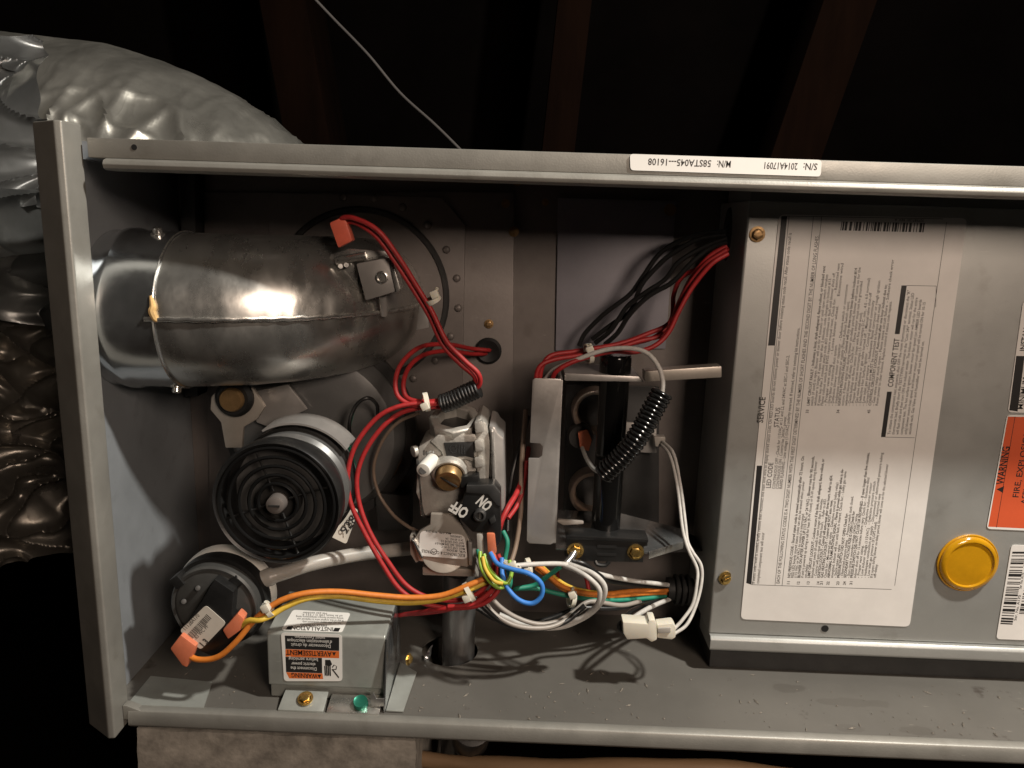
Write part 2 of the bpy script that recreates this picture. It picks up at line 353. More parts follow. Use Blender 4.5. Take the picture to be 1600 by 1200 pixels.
# rating sticker on the top rail (reads upside down)
Y = -.0006
lab = flat('rating_label', [at(984, 240.5, Y), at(1284, 250.0, Y), at(1282, 276, Y), at(985, 266, Y)], 'paper_bright', cab, .0003, .002)
bm = nb(); Y = -.00096; U = V((-1, 0, 0)); W = V((0, 0, -1))
for s, x, y, e in (('S/N:', 1278, 262.5, 1256), ('2014A17091', 1247, 262, 1195), ('M/N:', 1143, 258.5, 1121), ('58STA045---16108', 1112, 257.5, 1013)):
    o = at(x, y-7, Y); add_type(bm, s, o, U, W, .0052, (at(e, y-8, Y)-o).length, .012)
obj('lettering', bm, 'ink', lab, smooth=False)

# ================================================================== control box (right)
YB = .072
xb = at(1138, 660, YB).x
z_top = at(1165, 313, YB).z; z_bot = at(1112, 1006, YB).z
ctl = thing('control_box', 'large grey control box covered in service stickers at right', 'control box', (xb+.1, .08, z_bot))
obj('front_panel', box2(nb(), xb, XR, YB, D-.002, z_bot+.0085, z_top), 'control_paint', ctl, bev=.0016, seg=3)
obj('top_ledge', box2(nb(), xb+.004, XR, YB+.012, D-.006, z_top+.0002, z_top+.0085), 'control_paint', ctl, bev=.001)
obj('bottom_flange', extr(nb(), [(YB+.03, z_bot+.0083), (YB-.0030, z_bot+.0083), (YB-.0050, z_bot+.0060), (YB-.0050, z_bot-.0012), (YB-.0035, z_bot-.0030), (YB+.03, z_bot-.0030)], xb+.0005, XR), 'control_paint', ctl, bev=.0008)
obj('under_box_shade', box2(nb(), xb+.004, XR, YB+.004, D-.01, .0006, z_bot-.0034), 'charcoal', ctl)  # added dark block standing in for the shade in the gap under the box
Y = YB-.0002
inst('screw', HEXD, face_cam(at(1183, 366, Y)), ctl)
inst('screw', HEX, face_cam(at(1133, 903, Y), (.25, -1, 0), .4), ctl)
obj('pilot_hole', cyl(nb(), at(1289, 982, Y), at(1289, 982, Y)+V((0, -.0004, 0)), .0026, 20), 'rubber', ctl)
# amber sight glass
c = at(1511, 879, Y); r = 45*mpp(1511, 879, Y)
lens = obj('sight_glass', lathe(nb(), [(r, 0), (r, .002), (r*.94, .004), (r*.84, .0042), (r*.80, .0028), (r*.5, .0032), (0, .0036)], c, (0, -1, 0), 48), 'amber', ctl, ang=60)
obj('rim', ring(nb(), c+V((0, -.0006, 0)), (0, -1, 0), r*1.03, .0009, 48, 8), 'amber', lens)

UP = V((0, 0, 1)); LF = V((-1, 0, 0))
def L(px, py, e=.00066): return at(px, py, YB-e)
lab = flat('service_label', [L(1217, 335, .0002), L(1511, 341, .0002), L(1421, 979, .0002), L(1157, 967, .0002)], 'paper', ctl, .0004, .004)
bm = nb()
def run(s, p0, p1=None, h=6.5, bold=0., n=None):     # a line of type that reads upwards
    a = L(*p0); ln = (L(*p1)-a).length if p1 else n*mpp(p0[0], p0[1], YB)
    add_type(bm, s, a, UP, LF, h*mpp(p0[0], p0[1], YB), ln, bold)
run('SERVICE', (1192, 661), (1201, 621), 13, .02)
run('If status code recall is needed, briefly remove then reconnect one main limit wire to display stored status code. On RED LED boards do not remove power or blower door before initiating status code recall. After status code recall is', (1179, 912), (1234, 364), 6.6, .006)
run('completed component test will occur', (1186, 912), (1194, 832), 6.6, .006)
run('LED CODE', (1204, 763), (1209, 723), 10.5, .012)
run('STATUS', (1216, 668), (1218, 637), 10.5, .012)
run('CONTINUOUS OFF - Check for 115VAC at L1 and L2, and 24VAC at SEC-1 and SEC-2.', (1211, 764), (1232, 555), 6.6, .01)
run('CONTINUOUS ON - Control has 24VAC power.', (1216.6, 764), (1229, 650), 6.6, .01)
run('RAPID FLASHING - Line voltage (115VAC) polarity reversed. If twinned, refer to twinning kit instructions.', (1222, 764), (1249.5, 512), 6.6, .01)
run('EACH OF THE FOLLOWING STATUS CODES IS A TWO DIGIT NUMBER WITH THE FIRST DIGIT DETERMINED BY THE NUMBER OF SHORT FLASHES AND THE SECOND DIGIT BY THE NUMBER OF LONG FLASHES.', (1218, 912), (1276, 368), 7.2, .008)
low = [('11', 'NO PREVIOUS CODE - Stored status code is erased automatically after 72 hours. On', 200, 1), ('', 'RED LED boards stored status codes can also be erased when power', 160, 0), ('', '(115 VAC or 24 VAC) to control is interrupted.', 108, 0),
 ('12', 'BLOWER ON AFTER POWER UP (115 VAC or 24 VAC) - Blower runs for 90 seconds,', 200, 1), ('', 'if unit is powered up during a call for heat (R-W closed) or R-W opens during blower', 192, 0), ('', 'on-delay.', 24, 0),
 ('13', 'LIMIT CIRCUIT LOCKOUT - Lockout occurs if the limit, draft safeguard, flame rollout, or', 196, 1), ('', 'blocked vent switch (if used) is open longer than 3 minutes.', 132, 0), ('', '- Control will auto reset after three hours.   - Refer to #33.', 132, 0),
 ('14', 'IGNITION LOCKOUT - Control will auto-reset after three hours. Refer to #34.', 170, 1), ('21', 'GAS HEATING LOCKOUT - Control will NOT auto reset.', 130, 1), ('', 'Check for: - Mis-wired gas valve   - Defective control (valve relay)', 158, 0),
 ('22', 'ABNORMAL FLAME-PROVING SIGNAL - Flame is proved while gas valve is de-', 180, 1), ('', 'energized. Inducer will run until fault is cleared. Check for: - Leaky gas valve', 176, 0), ('', '- Stuck-open gas valve', 56, 0),
 ('23', 'PRESSURE SWITCH DID NOT OPEN Check for:', 108, 1), ('', '- Obstructed pressure tubing.   - Pressure switch stuck closed.', 136, 0),
 ('24', 'SECONDARY VOLTAGE FUSE IS OPEN Check for:', 112, 1), ('', '- Short circuit in secondary voltage (24VAC) wiring.', 108, 0),
 ('31', 'PRESSURE SWITCH DID NOT CLOSE OR REOPENED - If open longer than five minutes,', 206, 1), ('', 'inducer shuts off for 15 minutes before retry. Check for: - Excessive wind', 166, 0),
 ('', '- Proper vent sizing.                - Defective inducer motor', 158, 0), ('', '- Low inducer voltage (115VAC)   - Defective pressure switch', 160, 0), ('', '- Inadequate combustion air supply  - Disconnected or obstructed pressure tubing', 206, 0),
 ('', '- Low inlet gas pressure (if LGPS used)   - Restricted vent', 140, 0), ('', 'If it opens during blower on-delay period, blower will come on for the selected blower', 188, 0), ('', 'off-delay.', 24, 0)]
for k, (n, s, ln, b) in enumerate(low):
    x = 1234+k*5.15
    if n: run(n, (x-.3, 914), None, 6.2, .02, 6)
    run(s, (x+.6, 903), None, 6.0, .022 if b else .008, ln)
hi = [('33', 'LIMIT CIRCUIT FAULT - Indicates a limit, draft safeguard, flame rollout, or blocked vent', 218, 1), ('', 'switch (if used) is open. Blower will run for 4 minutes or until open switch remakes', 205, 0), ('', 'whichever is longer. If open longer than 3 minutes, code changes to lockout #13.', 200, 0), ('', 'If open less than 3 minutes status code #33 continues to flash until blower shuts off.', 208, 0),
 ('', 'Flame rollout switch and BVSS require manual reset. Check for:     - Restricted vent', 222, 0), ('', '- Proper vent sizing       - Loose blower wheel.      Excessive wind', 222, 0), ('', '- Dirty filter or restricted duct system', 96, 0), ('', '- Defective blower motor or capacitor   - Defective switch or connections', 190, 0), ('', '- Inadequate combustion air supply (Flame Rollout Switch open).', 165, 0),
 ('34', 'IGNITION PROVING FAILURE - Control will try three more times before lockout #14', 215, 1), ('', 'occurs. If flame signal lost during blower on-delay period, blower will come on for the', 216, 0), ('', 'selected blower off-delay. Check for: - Flame sensor must not be grounded', 195, 0), ('', '- Oxide buildup on flame sensor (clean with fine steel wool).', 148, 0), ('', '- Proper flame sense microamps (.5 microamps D.C. min., 4.0 - 6.0 nominal)', 200, 0), ('', '- Gas valve defective or gas valve turned off  - Manual valve shut-off', 178, 0), ('', '- Defective Hot Surface Ignitor   - Control ground continuity', 166, 0), ('', '- Low inlet gas pressure   - Inadequate flame carryover or rough ignition', 196, 0), ('', '- Green/Yellow wire MUST be connected to furnace sheet metal', 160, 0),
 ('45', 'CONTROL CIRCUITRY LOCKOUT Auto-reset after one hour lockout due to;', 190, 1), ('', '- Gas valve relay stuck open - Flame sense circuit failure  - Software check error', 228, 0), ('', 'Reset power to clear lockout. Replace control if status code repeats.', 165, 0)]
for k, (n, s, ln, b) in enumerate(hi):
    x = 1264+k*5.35
    if n: run(n, (x-1, 646), None, 6.2, .02, 6)
    run(s, (x+.6, 634), None, 6.0, .022 if b else .008, ln)
run('COMPONENT TEST', (1395, 605), (1404, 529), 12, .02)
for k, (s, y1) in enumerate((('To initiate the component test sequence, shut OFF the room thermostat or disconnect the "R"', 452), ('thermostat lead. Briefly short the TEST/TWIN terminal to the "Com 24V" terminal. Status LED', 456), ('will flash code and then turn ON the inducer motor. The inducer motor will run for the entire', 463), ('component test. The hot surface ignitor, blower motor fan speed (on AMBER LED boards', 466), ('only) blower motor-heat speed, and blower motor-cool speed will be turned ON for 10-15', 470), ('seconds each. Gas Valve and Humidifier will not be turned on.', 530))):
    run(s, (1391+k*6.4, 679), None, 6.2, .01, 679-y1)
add_type(bm, '327587-201 REV. A', L(1444, 343), V((-1, 0, 0)), V((0, 0, -1)), 5.5*mpp(1400, 343, YB), 46*mpp(1400, 343, YB), .01)
obj('lettering', bm, 'ink_soft', lab, smooth=False)
def bars(px4, n, horizontal, m, parent, e=.00066, seed=1, name='barcode'):
    rnd = random.Random(seed); b = nb(); A, B_, Cc, Dd = [L(p[0], p[1], e) for p in px4]; t = 0
    tot = []
    while t < 1:
        wd = rnd.choice((.6, .6, 1.2, 1.8))/n; tot.append((t, min(1, t+wd))); t += wd+rnd.choice((.5, .6, 1.1, 1.5))/n
    for t0, t1 in tot:
        q = [A.lerp(B_, t0), A.lerp(B_, t1), Dd.lerp(Cc, t1), Dd.lerp(Cc, t0)]
        b.faces.new([b.verts.new(p) for p in q])
    return obj(name, b, m, parent, smooth=False)
bars([(1315, 346), (1445, 348.5), (1443, 363), (1313, 360)], 60, True, 'ink', lab)
def patch(name, pix, m, parent, e=.00063):
    b = nb(); b.faces.new([b.verts.new(L(x, y, e)) for x, y in pix]); return obj(name, b, m, parent, smooth=False)
patch('black_bar', [(1221, 338), (1230, 337.5), (1211, 540), (1200, 540)], 'ink', lab)
patch('black_bar', [(1182.6, 727.6), (1191, 727.6), (1174, 913.5), (1166, 911)], 'ink', lab)
patch('black_bar', [(1408.6, 446), (1417, 446), (1405.6, 522), (1398, 522)], 'ink', lab)
patch('black_bar', [(1386, 612), (1393.5, 612), (1383.5, 683), (1376.5, 683)], 'ink', lab)
def rule(bmm, a, b_, wpx=.7):
    p, q = L(*a), L(*b_); d = (q-p).normalized(); nn = V((0, -1, 0)).cross(d)*wpx*.5*mpp(a[0], a[1], YB)
    bmm.faces.new([bmm.verts.new(k) for k in (p-nn, q-nn, q+nn, p+nn)])
bm = nb()
for a, b_ in (((1230, 337.5), (1474, 342)), ((1479, 347), (1398, 915)), ((1174, 913.5), (1393, 921)), ((1271, 338), (1211, 914)), ((1284, 338), (1222, 915)), ((1211, 540), (1191, 727)), ((1417, 446), (1463, 447)), ((1383, 683), (1429, 684)), ((1233, 337), (1176, 913)), ((1463, 447), (1462, 480))): rule(bm, a, b_)
obj('ruled_line', bm, 'ink', lab, smooth=False)
# orange hazard sticker and its neighbours, cut by the picture edge
hz = flat('hazard_label', [L(1573, 648, .0002), L(1700, 650, .0002), L(1672, 832, .0002), L(1541, 826, .0002)], 'paper_bright', ctl, .0004, .003)
patch('orange_field', [(1575, 651), (1697, 653), (1669, 829), (1544, 823)], 'red_ink', hz)
bm = nb()
run('WARNING', (1568, 757), (1579, 698), 17, .02); run('FIRE, EXPLOSION,', (1591, 778), (1609, 668), 13.5, .012); run('ASPHYXIATION HAZARD', (1604, 788), (1628, 640), 13.5, .012)
a = L(1567, 770); k = mpp(1567, 770, YB); f = [bm.verts.new(p) for p in (a, a+V((0, 0, 11*k)), a+V((-11*k, 0, 5.5*k)))]; bm.faces.new(f)
rule(bm, (1586, 651), (1557, 824), .8)
obj('lettering', bm, 'ink', hz, smooth=False)
ins = flat('instruction_label', [L(1598, 470, .0002), L(1725, 472, .0002), L(1702, 648, .0002), L(1574, 644, .0002)], 'paper', ctl, .0004, .003)
patch('black_bar', [(1588, 556), (1601, 556.5), (1590, 643), (1577, 641)], 'ink', ins)
bm = nb(); run('INSTALLATION', (1602, 549), (1612, 476), 13, .02); run('MINIMUM', (1598, 640), (1605, 590), 12, .012)
obj('lettering', bm, 'ink', ins, smooth=False)
bl = flat('barcode_label', [L(1580, 851, .0002), L(1700, 856, .0002), L(1684, 1003, .0002), L(1556, 998, .0002)], 'paper', ctl, .0004, .003)
bars([(1582, 862), (1563, 975), (1582, 976), (1603, 862)], 46, False, 'ink', bl, seed=5)
bars([(1612, 862), (1592, 960), (1612, 961), (1633, 862)], 46, False, 'ink', bl, seed=9)
bm = nb()
for x, y, e_ in ((1588, 970, 930), (1596, 920, 895), (1603, 885, 866)): run('Ser. No. A170', (x, y), (x+5, e_), 6, .01)
obj('lettering', bm, 'ink', bl, smooth=False)

# ================================================================== flue collector plate with its ring of rivets
col = thing('collector_cover', 'brown shaded round collector cover with a ring of rivets behind the elbow', 'cover plate', at(565, 640, D-.006))
Yc = D-.0085
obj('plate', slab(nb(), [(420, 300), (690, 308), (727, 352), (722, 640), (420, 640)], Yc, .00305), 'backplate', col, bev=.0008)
cc = at(565, 463, Yc); rr = 137*mpp(565, 463, Yc)
obj('round_step', lathe(nb(), [(rr, .00305), (rr, -.0008), (rr*.98, -.0018), (rr*.94, -.0018), (rr*.92, .002), (0, .002)], cc, (0, -1, 0) if False else (0, 1, 0), 64), 'charcoal', col, ang=30)
for k in range(16):
    a = R(100-k*17.5); p = cc+V((math.cos(a), 0, math.sin(a)))*rr*1.105
    if k < 11: inst('rivet', DOME, face_cam(V((p.x, Yc, p.z))), col)

# ================================================================== vent elbow
PY = .056; pc = at(190, 481, PY); pr = 119*mpp(190, 481, PY)
xa = at(243, 481, PY-.04).x; pe = at(574, 470, D-.010)
elb = thing('vent_elbow', 'shiny galvanised vent elbow leaving through the left side', 'vent pipe', (xa, PY, pc.z-pr))
obj('collar', lathe(nb(), [(pr*1.0, 0), (pr*1.0, .006), (pr*1.03, .010), (pr*1.03, .014), (pr*1.0, .018), (pr*1.005, xa-XL+.0156), (pr*.98, xa-XL+.0161), (pr*.98, .002)], (XL-.0116, pc.y, pc.z), (1, 0, 0), 72), 'galv_bright', elb, ang=50)
def elbow_pt(t):
    ph = t*math.pi/2; a = pe.x-xa; b = pe.y-pc.y
    p = V((xa-.004+a*math.sin(ph), pc.y+b*(1-math.cos(ph)), pc.z+(pe.z-pc.z)*t)); d = V((a*math.cos(ph)+1e-4, b*math.sin(ph), 0)).normalized()
    return p, d
def shell(lo, hi_, extra=0.):
    b = nb(); n = 44; m = 26; rows = []
    for i in range(n+1):
        t = i/n; p, d = elbow_pt(t); fr = d.cross(V((0, 0, 1)))
        row = []
        for k in range(m+1):
            th = lo+(hi_-lo)*k/m
            edge = math.exp(-((abs(th) if abs(th) < 2 else 9)/.16)**2)*(1 if .25 < t < .8 else .3)
            q = pr*(.985-.06*t*t)+extra+.0007*edge*math.sin(t*170)+.0006*noise.noise(V((t*9, th*3, lo)))
            row.append(b.verts.new(p+(fr*math.cos(th)+V((0, 0, 1))*math.sin(th))*q))
        rows.append(row)
    for i in range(n):
        for k in range(m): b.faces.new((rows[i][k], rows[i+1][k], rows[i+1][k+1], rows[i][k+1]))
    return b
obj('upper_shell', shell(.02, math.pi), 'galv', elb, ang=80)
obj('lower_shell', shell(-math.pi, -.02), 'galv', elb, ang=80)
b = nb(); rows = []
for i in range(60):
    t = .01+i/59*.95; p, d = elbow_pt(t); fr = d.cross(V((0, 0, 1))); q = pr*(.985-.06*t*t)
    o = p+fr*q; up = V((0, 0, 1)); rip = .0003*math.sin(i*2.1)
    rows.append([b.verts.new(o+fr*f_+up*(z_+rip)) for f_, z_ in ((-.002, .0020), (.0022, .0016), (.0026, .0002), (.0016, -.0012), (-.002, -.0016))])
for i in range(59):
    for k in range(4): b.faces.new((rows[i][k], rows[i+1][k], rows[i+1][k+1], rows[i][k+1]))
obj('seam', b, 'steel', elb, ang=60)
SCR = meshof(lathe(nb(), [(.0046, 0), (.0046, .0008), (.0030, .0012), (.0030, .0038), (.0024, .0044), (0, .0044)], (0, 0, 0), (0, 0, 1), 12), 'steel', 'sheet_screw')
for th, dx in ((1.30, -.004), (-1.22, .004)):
    ax = V((0, -math.cos(th), math.sin(th))); inst('sheet_screw', SCR, face_cam(V((xa+dx-.004, pc.y, pc.z))+ax*pr*1.0, ax), elb)
b = nb(); tube(b, spline([V((xa+.0035, pc.y, pc.z))+V((dx, -math.cos(th), math.sin(th)))*pr*1.008 for dx, th in ((-.02, .28), (.01, .16), (.0, .10), (.03, .02), (.06, -.01))]), lambda t: .0010+.0013*math.sin(3.1*t), 8)
obj('sealant_bead', b, 'sealant', elb)
b = nb(); ring(b, (xa+.0035, pc.y, pc.z), (1, 0, 0), pr*1.003, .0006, 72, 6); obj('crimp_edge', b, 'steel', elb)

# ================================================================== limit switch on the elbow
Ys = .052
sw = thing('limit_switch', 'small silver limit switch in a bent bracket beside the elbow', 'switch', at(590, 470, Ys))
obj('switch_body', slab(nb(), [(556, 412), (607, 402), (622, 455), (571, 470)], Ys, .016), 'steel_sheet', sw, bev=.0012)
obj('bracket', slab(nb(), [(515, 398), (545, 388), (604, 392), (608, 401), (552, 412), (566, 470), (556, 462), (520, 420)], Ys+.008, .010), 'steel', sw, bev=.001)
obj('bracket_lip', slab(nb(), [(606, 402), (612, 402), (626, 452), (619, 458)], Ys-.002, .014), 'steel', sw, bev=.0008)
p = at(597, 433, Ys)
obj('stud', lathe(nb(), [(.0042, .001), (.0042, -.0012), (.0034, -.0018), (.0030, -.0018), (.0026, -.0004), (0, -.0004)], p, (0, 1, 0), 20), 'steel', sw)
obj('crossbar_screw', cyl(nb(), at(525, 408, Ys+.004), at(572, 399, Ys+.003), .0028, 14), 'steel', sw, bev=.0005)
for q in ((532, 416), (541, 414)): obj('terminal', cyl(nb(), at(q[0], q[1], Ys+.006), at(q[0], q[1], Ys+.002), .0016, 10), 'steel', sw)
obj('standoff', cyl(nb(), at(598, 462, Ys+.010), at(600, 492, Ys+.016), .0026, 14), 'steel_sheet', sw)
obj('foot_tab', slab(nb(), [(655, 478), (668, 474), (670, 512), (650, 516)], .09, .0015), 'steel_sheet', sw, bev=.0005)

# ================================================================== draft inducer: housing and motor
ind = thing('draft_inducer', 'black draft inducer motor with ringed cooling grille under the elbow', 'motor', at(431, 890, .05))
def lat(name, prof, c, m, ang=38, seg=56, parent=ind): return obj(name, lathe(nb(), prof, c, (0, 1, 0), seg), m, parent, ang=ang)
hcen = at(500, 672, .115)
lat('volute', [(0, -.020), (.050, -.020), (.060, -.017), (.066, -.008), (.066, .022), (0, .022)], hcen, 'motor_gray')
lat('volute_rim', [(.0665, .0), (.074, .0), (.074, .006), (.0665, .006)], hcen, 'charcoal')
mc = at(431, 788, .012)
k = mpp(431, 788, .012)
m0 = V((mc.x+.004, .030, mc.z+.003))
lat('motor_can', [(0, 0), (.036, 0), (.0385, .003), (.0385, .028), (.034, .040), (0, .040)], m0, 'motor_gray')
lat('can_band', [(.0387, .010), (.0405, .0105), (.0405, .020), (.0387, .0205)], m0, 'black_plastic')
lat('cup', [(100*k, .014), (101*k, .002), (98*k, 0), (94*k, .001), (93*k, .018), (0, .019)], mc, 'black_plastic')
for j, rp_ in enumerate((90, 75, 60, 45, 31)):
    obj('grille_ring', ring(nb(), mc+V((0, .001+.0007*j, 0)), (0, 1, 0), rp_*k, .00125, 56, 8), 'black_gloss', ind)
for j in range(4):
    a = R(20+90*j); d = V((math.cos(a), 0, math.sin(a)))
    obj('grille_rib', tube(nb(), [mc+V((0, .0045, 0))+d*.008, mc+V((0, .0025, 0))+d*93*k], .0009, 6), 'black_plastic', ind)
lat('hub_screw', [(0, -.004), (.0035, -.004), (.0058, -.003), (.0062, 0), (.0062, .005), (0, .005)], mc+V((0, .001, 0)), 'backplate', seg=20)
obj('screw_slot', box(nb(), mc+V((0, -.0031, 0)), (.0070, .0012, .0013), None), 'charcoal', ind)
lat('hub_boss', [(.014, .004), (.014, .012), (0, .012)], mc, 'charcoal', seg=32)
# pale curved motor shroud strip
sc_ = V((mc.x+.006, .050, mc.z+.004)); b = nb(); rows = []
for i in range(25):
    a = R(38+i*82/24); d = V((math.cos(a), 0, math.sin(a)))
    rows.append([b.verts.new(sc_+d*r_+V((0, y_, 0))) for r_, y_ in ((.0425, -.014), (.0438, -.014), (.0438, .012), (.0425, .012))])
for i in range(24):
    for q in range(4): b.faces.new((rows[i][q], rows[i+1][q], rows[i+1][(q+1) % 4], rows[i][(q+1) % 4]))
b.faces.new(rows[0]); b.faces.new(rows[-1][::-1]); obj('shroud_strip', b, 'steel_sheet', ind, ang=60)
# mounting ears with rubber grommet and bolt
def ear(pix, cpx, Ye, wash):
    e = obj('mounting_ear', slab(nb(), pix, Ye, .004), wash, ind, bev=.001)
    c = at(cpx[0], cpx[1], Ye)
    obj('grommet', lathe(nb(), [(.0135, .001), (.0135, -.003), (.011, -.0055), (.007, -.0055), (.007, 0)], c, (0, 1, 0), 32), 'rubber', e)
    obj('bolt', lathe(nb(), [(.0085, -.003), (.0085, -.0085), (.0075, -.0100), (0, -.0100)], c, (0, 1, 0), 24), 'brass_dull', e)
ear([(330, 620), (345, 604), (395, 606), (414, 636), (402, 655), (380, 668), (378, 700), (352, 700), (345, 660), (328, 640)], (368, 621), .075, 'coil_cover')
ear([(596, 690), (640, 690), (650, 740), (640, 790), (600, 780)], (622, 722), .125, 'charcoal')
obj('side_flange', slab(nb(), [(395, 612), (450, 600), (480, 640), (420, 668), (400, 660)], .088, .003), 'steel_sheet', ind, bev=.001)
obj('upper_flange', slab(nb(), [(440, 610), (520, 600), (575, 650), (545, 690), (480, 660)], .096, .003), 'steel_sheet', ind, bev=.001)
obj('connector_block', slab(nb(), [(585, 770), (640, 775), (640, 830), (590, 830)], .11, .02), 'charcoal', ind, bev=.002)
# handwritten paper tag
tg = flat('motor_tag', [at(528, 778, .062), at(560, 797, .066), at(541, 850, .060), at(508, 834, .056)], 'tag', ind, .0004, .002)
b = nb(); u_ = (at(549, 792, .062)-at(529, 818, .058)).normalized(); 
add_type(b, 'E221', at(527, 806, .0575), u_, V((0, -1, 0)).cross(u_)*-1 if V((0, -1, 0)).cross(u_).x > 0 else V((0, -1, 0)).cross(u_), .009, None, .01)
add_type(b, '9288', at(541, 836, .0575), u_, V((0, -1, 0)).cross(u_)*-1 if V((0, -1, 0)).cross(u_).x > 0 else V((0, -1, 0)).cross(u_), .009, None, .01)
obj('handwriting', b, 'ink', tg, smooth=False)

# ================================================================== pressure switch
ps = thing('pressure_switch', 'round black pressure switch with barcode label at lower left', 'switch', at(340, 1010, .02))
pcn = at(334, 950, .012); k = mpp(334, 950, .012)
def plat(name, prof, m, seg=56, ang=38, c=None): return obj(name, lathe(nb(), prof, c or pcn, (.03, 1, .03), seg), m, ps, ang=ang)
plat('white_back', [(0, .017), (76*k, .017), (78*k, .019), (78*k, .026), (72*k, .029), (0, .029)], 'white_plastic')
plat('rim', [(0, .008), (75*k, .008), (76*k, .009), (76*k, .0168), (0, .0168)], 'black_plastic')
plat('face', [(0, .001), (60*k, .001), (64*k, .002), (66*k, .0078), (0, .0078)], 'switch_gray')
plat('inner_lip', [(62*k, .0005), (66*k, .0002), (69*k, .0015), (69*k, .0078), (62*k, .0078)], 'switch_gray')
plat('adjuster', [(0, -.0005), (6*k, -.0005), (6.5*k, -.0045), (9.5*k, -.0045), (10.5*k, .0012), (0, .0012)], 'charcoal', 24, c=at(345, 949, .011))
for q in ((281, 905), (372, 905), (383, 985)):
    p = at(q[0], q[1], .016); obj('clip', box(nb(), (0, 0, 0), (.007, .010, .008), basis(p, *[V(v) for v in ((.8, 0, .6), (0, 1, 0), (-.6, 0, .8))])), 'black_plastic', ps, bev=.0008)
obj('terminal_block', slab(nb(), [(318, 935), (335, 905), (365, 925), (362, 960), (376, 985), (340, 1030), (300, 1012), (285, 985)], .004, .009), 'black_plastic', ps, bev=.001)
for q in ((309, 919), (287, 940), (340, 925)): obj('boss', cyl(nb(), at(q[0], q[1], .014), at(q[0], q[1], .009), .0018, 12), 'charcoal', ps, bev=.0004)
lb = flat('switch_label', [at(322, 945, .0035), at(354, 973, .0035), at(314, 1015, .0035), at(281, 985, .0035)], 'tag', ps, .0004, .0025)
b = nb(); A = at(320, 951, .00305); u_ = (at(285, 986, .00305)-A).normalized(); v_ = V((0, -1, 0)).cross(u_); v_ = v_ if v_.z > 0 else -v_
u2 = -u_
def fourpt(px4, e): return [at(x, y, e) for x, y in px4]
add_type(b, '11T28A170', at(289, 986, .00305), u2, v_, .0042, .0155, .01)
add_type(b, '.83 WC PF', at(306, 1000, .00305), u2, v_, .0036, .0135, .01); add_type(b, '1 3', at(317, 1012, .00305), u2, v_, .0055, .006, .05)
rnd = random.Random(3); Q0, Q1, Q2, Q3 = fourpt([(293, 991), (323, 959), (331, 966), (301, 998)], .00305); t = 0
while t < 1:
    wd = rnd.choice((.015, .03)); t1 = min(1, t+wd); b.faces.new([b.verts.new(p) for p in (Q0.lerp(Q1, t), Q0.lerp(Q1, t1), Q3.lerp(Q2, t1), Q3.lerp(Q2, t))]); t = t1+rnd.choice((.015, .028))
obj('lettering', b, 'ink_soft', lb, smooth=False)
# curved side barcode sticker
b = nb(); rows = []; b2 = nb()
for i in range(9):
    a = R(28-i*4.6); d = V((math.cos(a), 0, math.sin(a)))*(76.6*k); rows.append([b.verts.new(pcn+d+V((0, y_, 0))) for y_ in (.0085, .0165)])
for i in range(8): b.faces.new((rows[i][0], rows[i+1][0], rows[i+1][1], rows[i][1]))
st = obj('side_sticker', b, 'paper_bright', ps)
for i in range(9):
    a = R(16-i*2.2); d = V((math.cos(a), 0, math.sin(a)))*(77.4*k); a2 = a-R(.9); d2 = V((math.cos(a2), 0, math.sin(a2)))*(77.4*k)
    b2.faces.new([b2.verts.new(p) for p in (pcn+d+V((0, .010, 0)), pcn+d2+V((0, .010, 0)), pcn+d2+V((0, .016, 0)), pcn+d+V((0, .016, 0)))])
obj('barcode', b2, 'ink', st, smooth=False)
obj('port', tube(nb(), [at(395, 915, .028), at(418, 901, .030)], .0042, 14), 'white_plastic', ps)
tag(obj('pressure_hose', tube(nb(), spline([at(x, y, Y) for x, y, Y in ((409, 905, .028), (440, 896, .032), (490, 880, .040), (560, 866, .060), (640, 857, .085), (700, 850, .105))]), lambda t: .0062 if t < .12 else .0050, 16), 'hose'), 'grey rubber hose running from the pressure switch to the right', 'hose')

# ================================================================== junction box
Yj = .014; zt = at(418, 987, Yj).z
xl, xr = at(418, 1030, Yj).x, at(602, 1030, Yj).x
yb_ = atz(445, 925, zt+.003).y; yb_ = min(max(yb_, .055), .085)
jb = thing('junction_box', 'grey steel junction box with warning sticker on the cabinet floor', 'junction box', ((xl+xr)/2, .04, 0))
obj('cover', extr(nb(), [(Yj, .012), (Yj, zt-.0015), (Yj+.0015, zt), (yb_, zt+.004), (yb_, .0005), (Yj+.004, .0005), (Yj+.004, .012)], xl, xr), 'zinc_box', jb, bev=.0014, seg=3)
obj('side_flange', prism(nb(), [(xr+.0003, Yj-.0005, zt-.002), (xr+.0003, yb_, zt+.003), (xr+.0003, yb_+.006, .001), (xr+.0003, Yj-.009, .001)], (.0012, 0, 0)), 'galv_bright', jb, bev=.0004)
obj('side_foot', prism(nb(), [(xr+.0018, Yj-.008, .0006), (xr+.0135, Yj-.008, .0006), (xr+.016, yb_-.012, .0006), (xr+.0018, yb_, .0006)], (0, 0, .0012)), 'zinc_box', jb, bev=.0004)
obj('front_foot', prism(nb(), [(xl+.010, .0015, .0008), (xl+.0405, .0015, .0008), (xl+.0405, Yj+.003, .0065), (xl+.011, Yj+.003, .0065)], (0, 0, .0014)), 'zinc_box', jb, bev=.0004)
obj('ground_foot', prism(nb(), [(xl+.0425, .0015, .0006), (xr-.002, .0015, .0006), (xr-.002, Yj+.003, .0040), (xl+.0425, Yj+.003, .0040)], (0, 0, .0014)), 'steel', jb, bev=.0004)
inst('screw', HEX, face_cam(V((at(477, 1094, .008).x, .0085, .0062)), (0, -.45, 1)), jb)
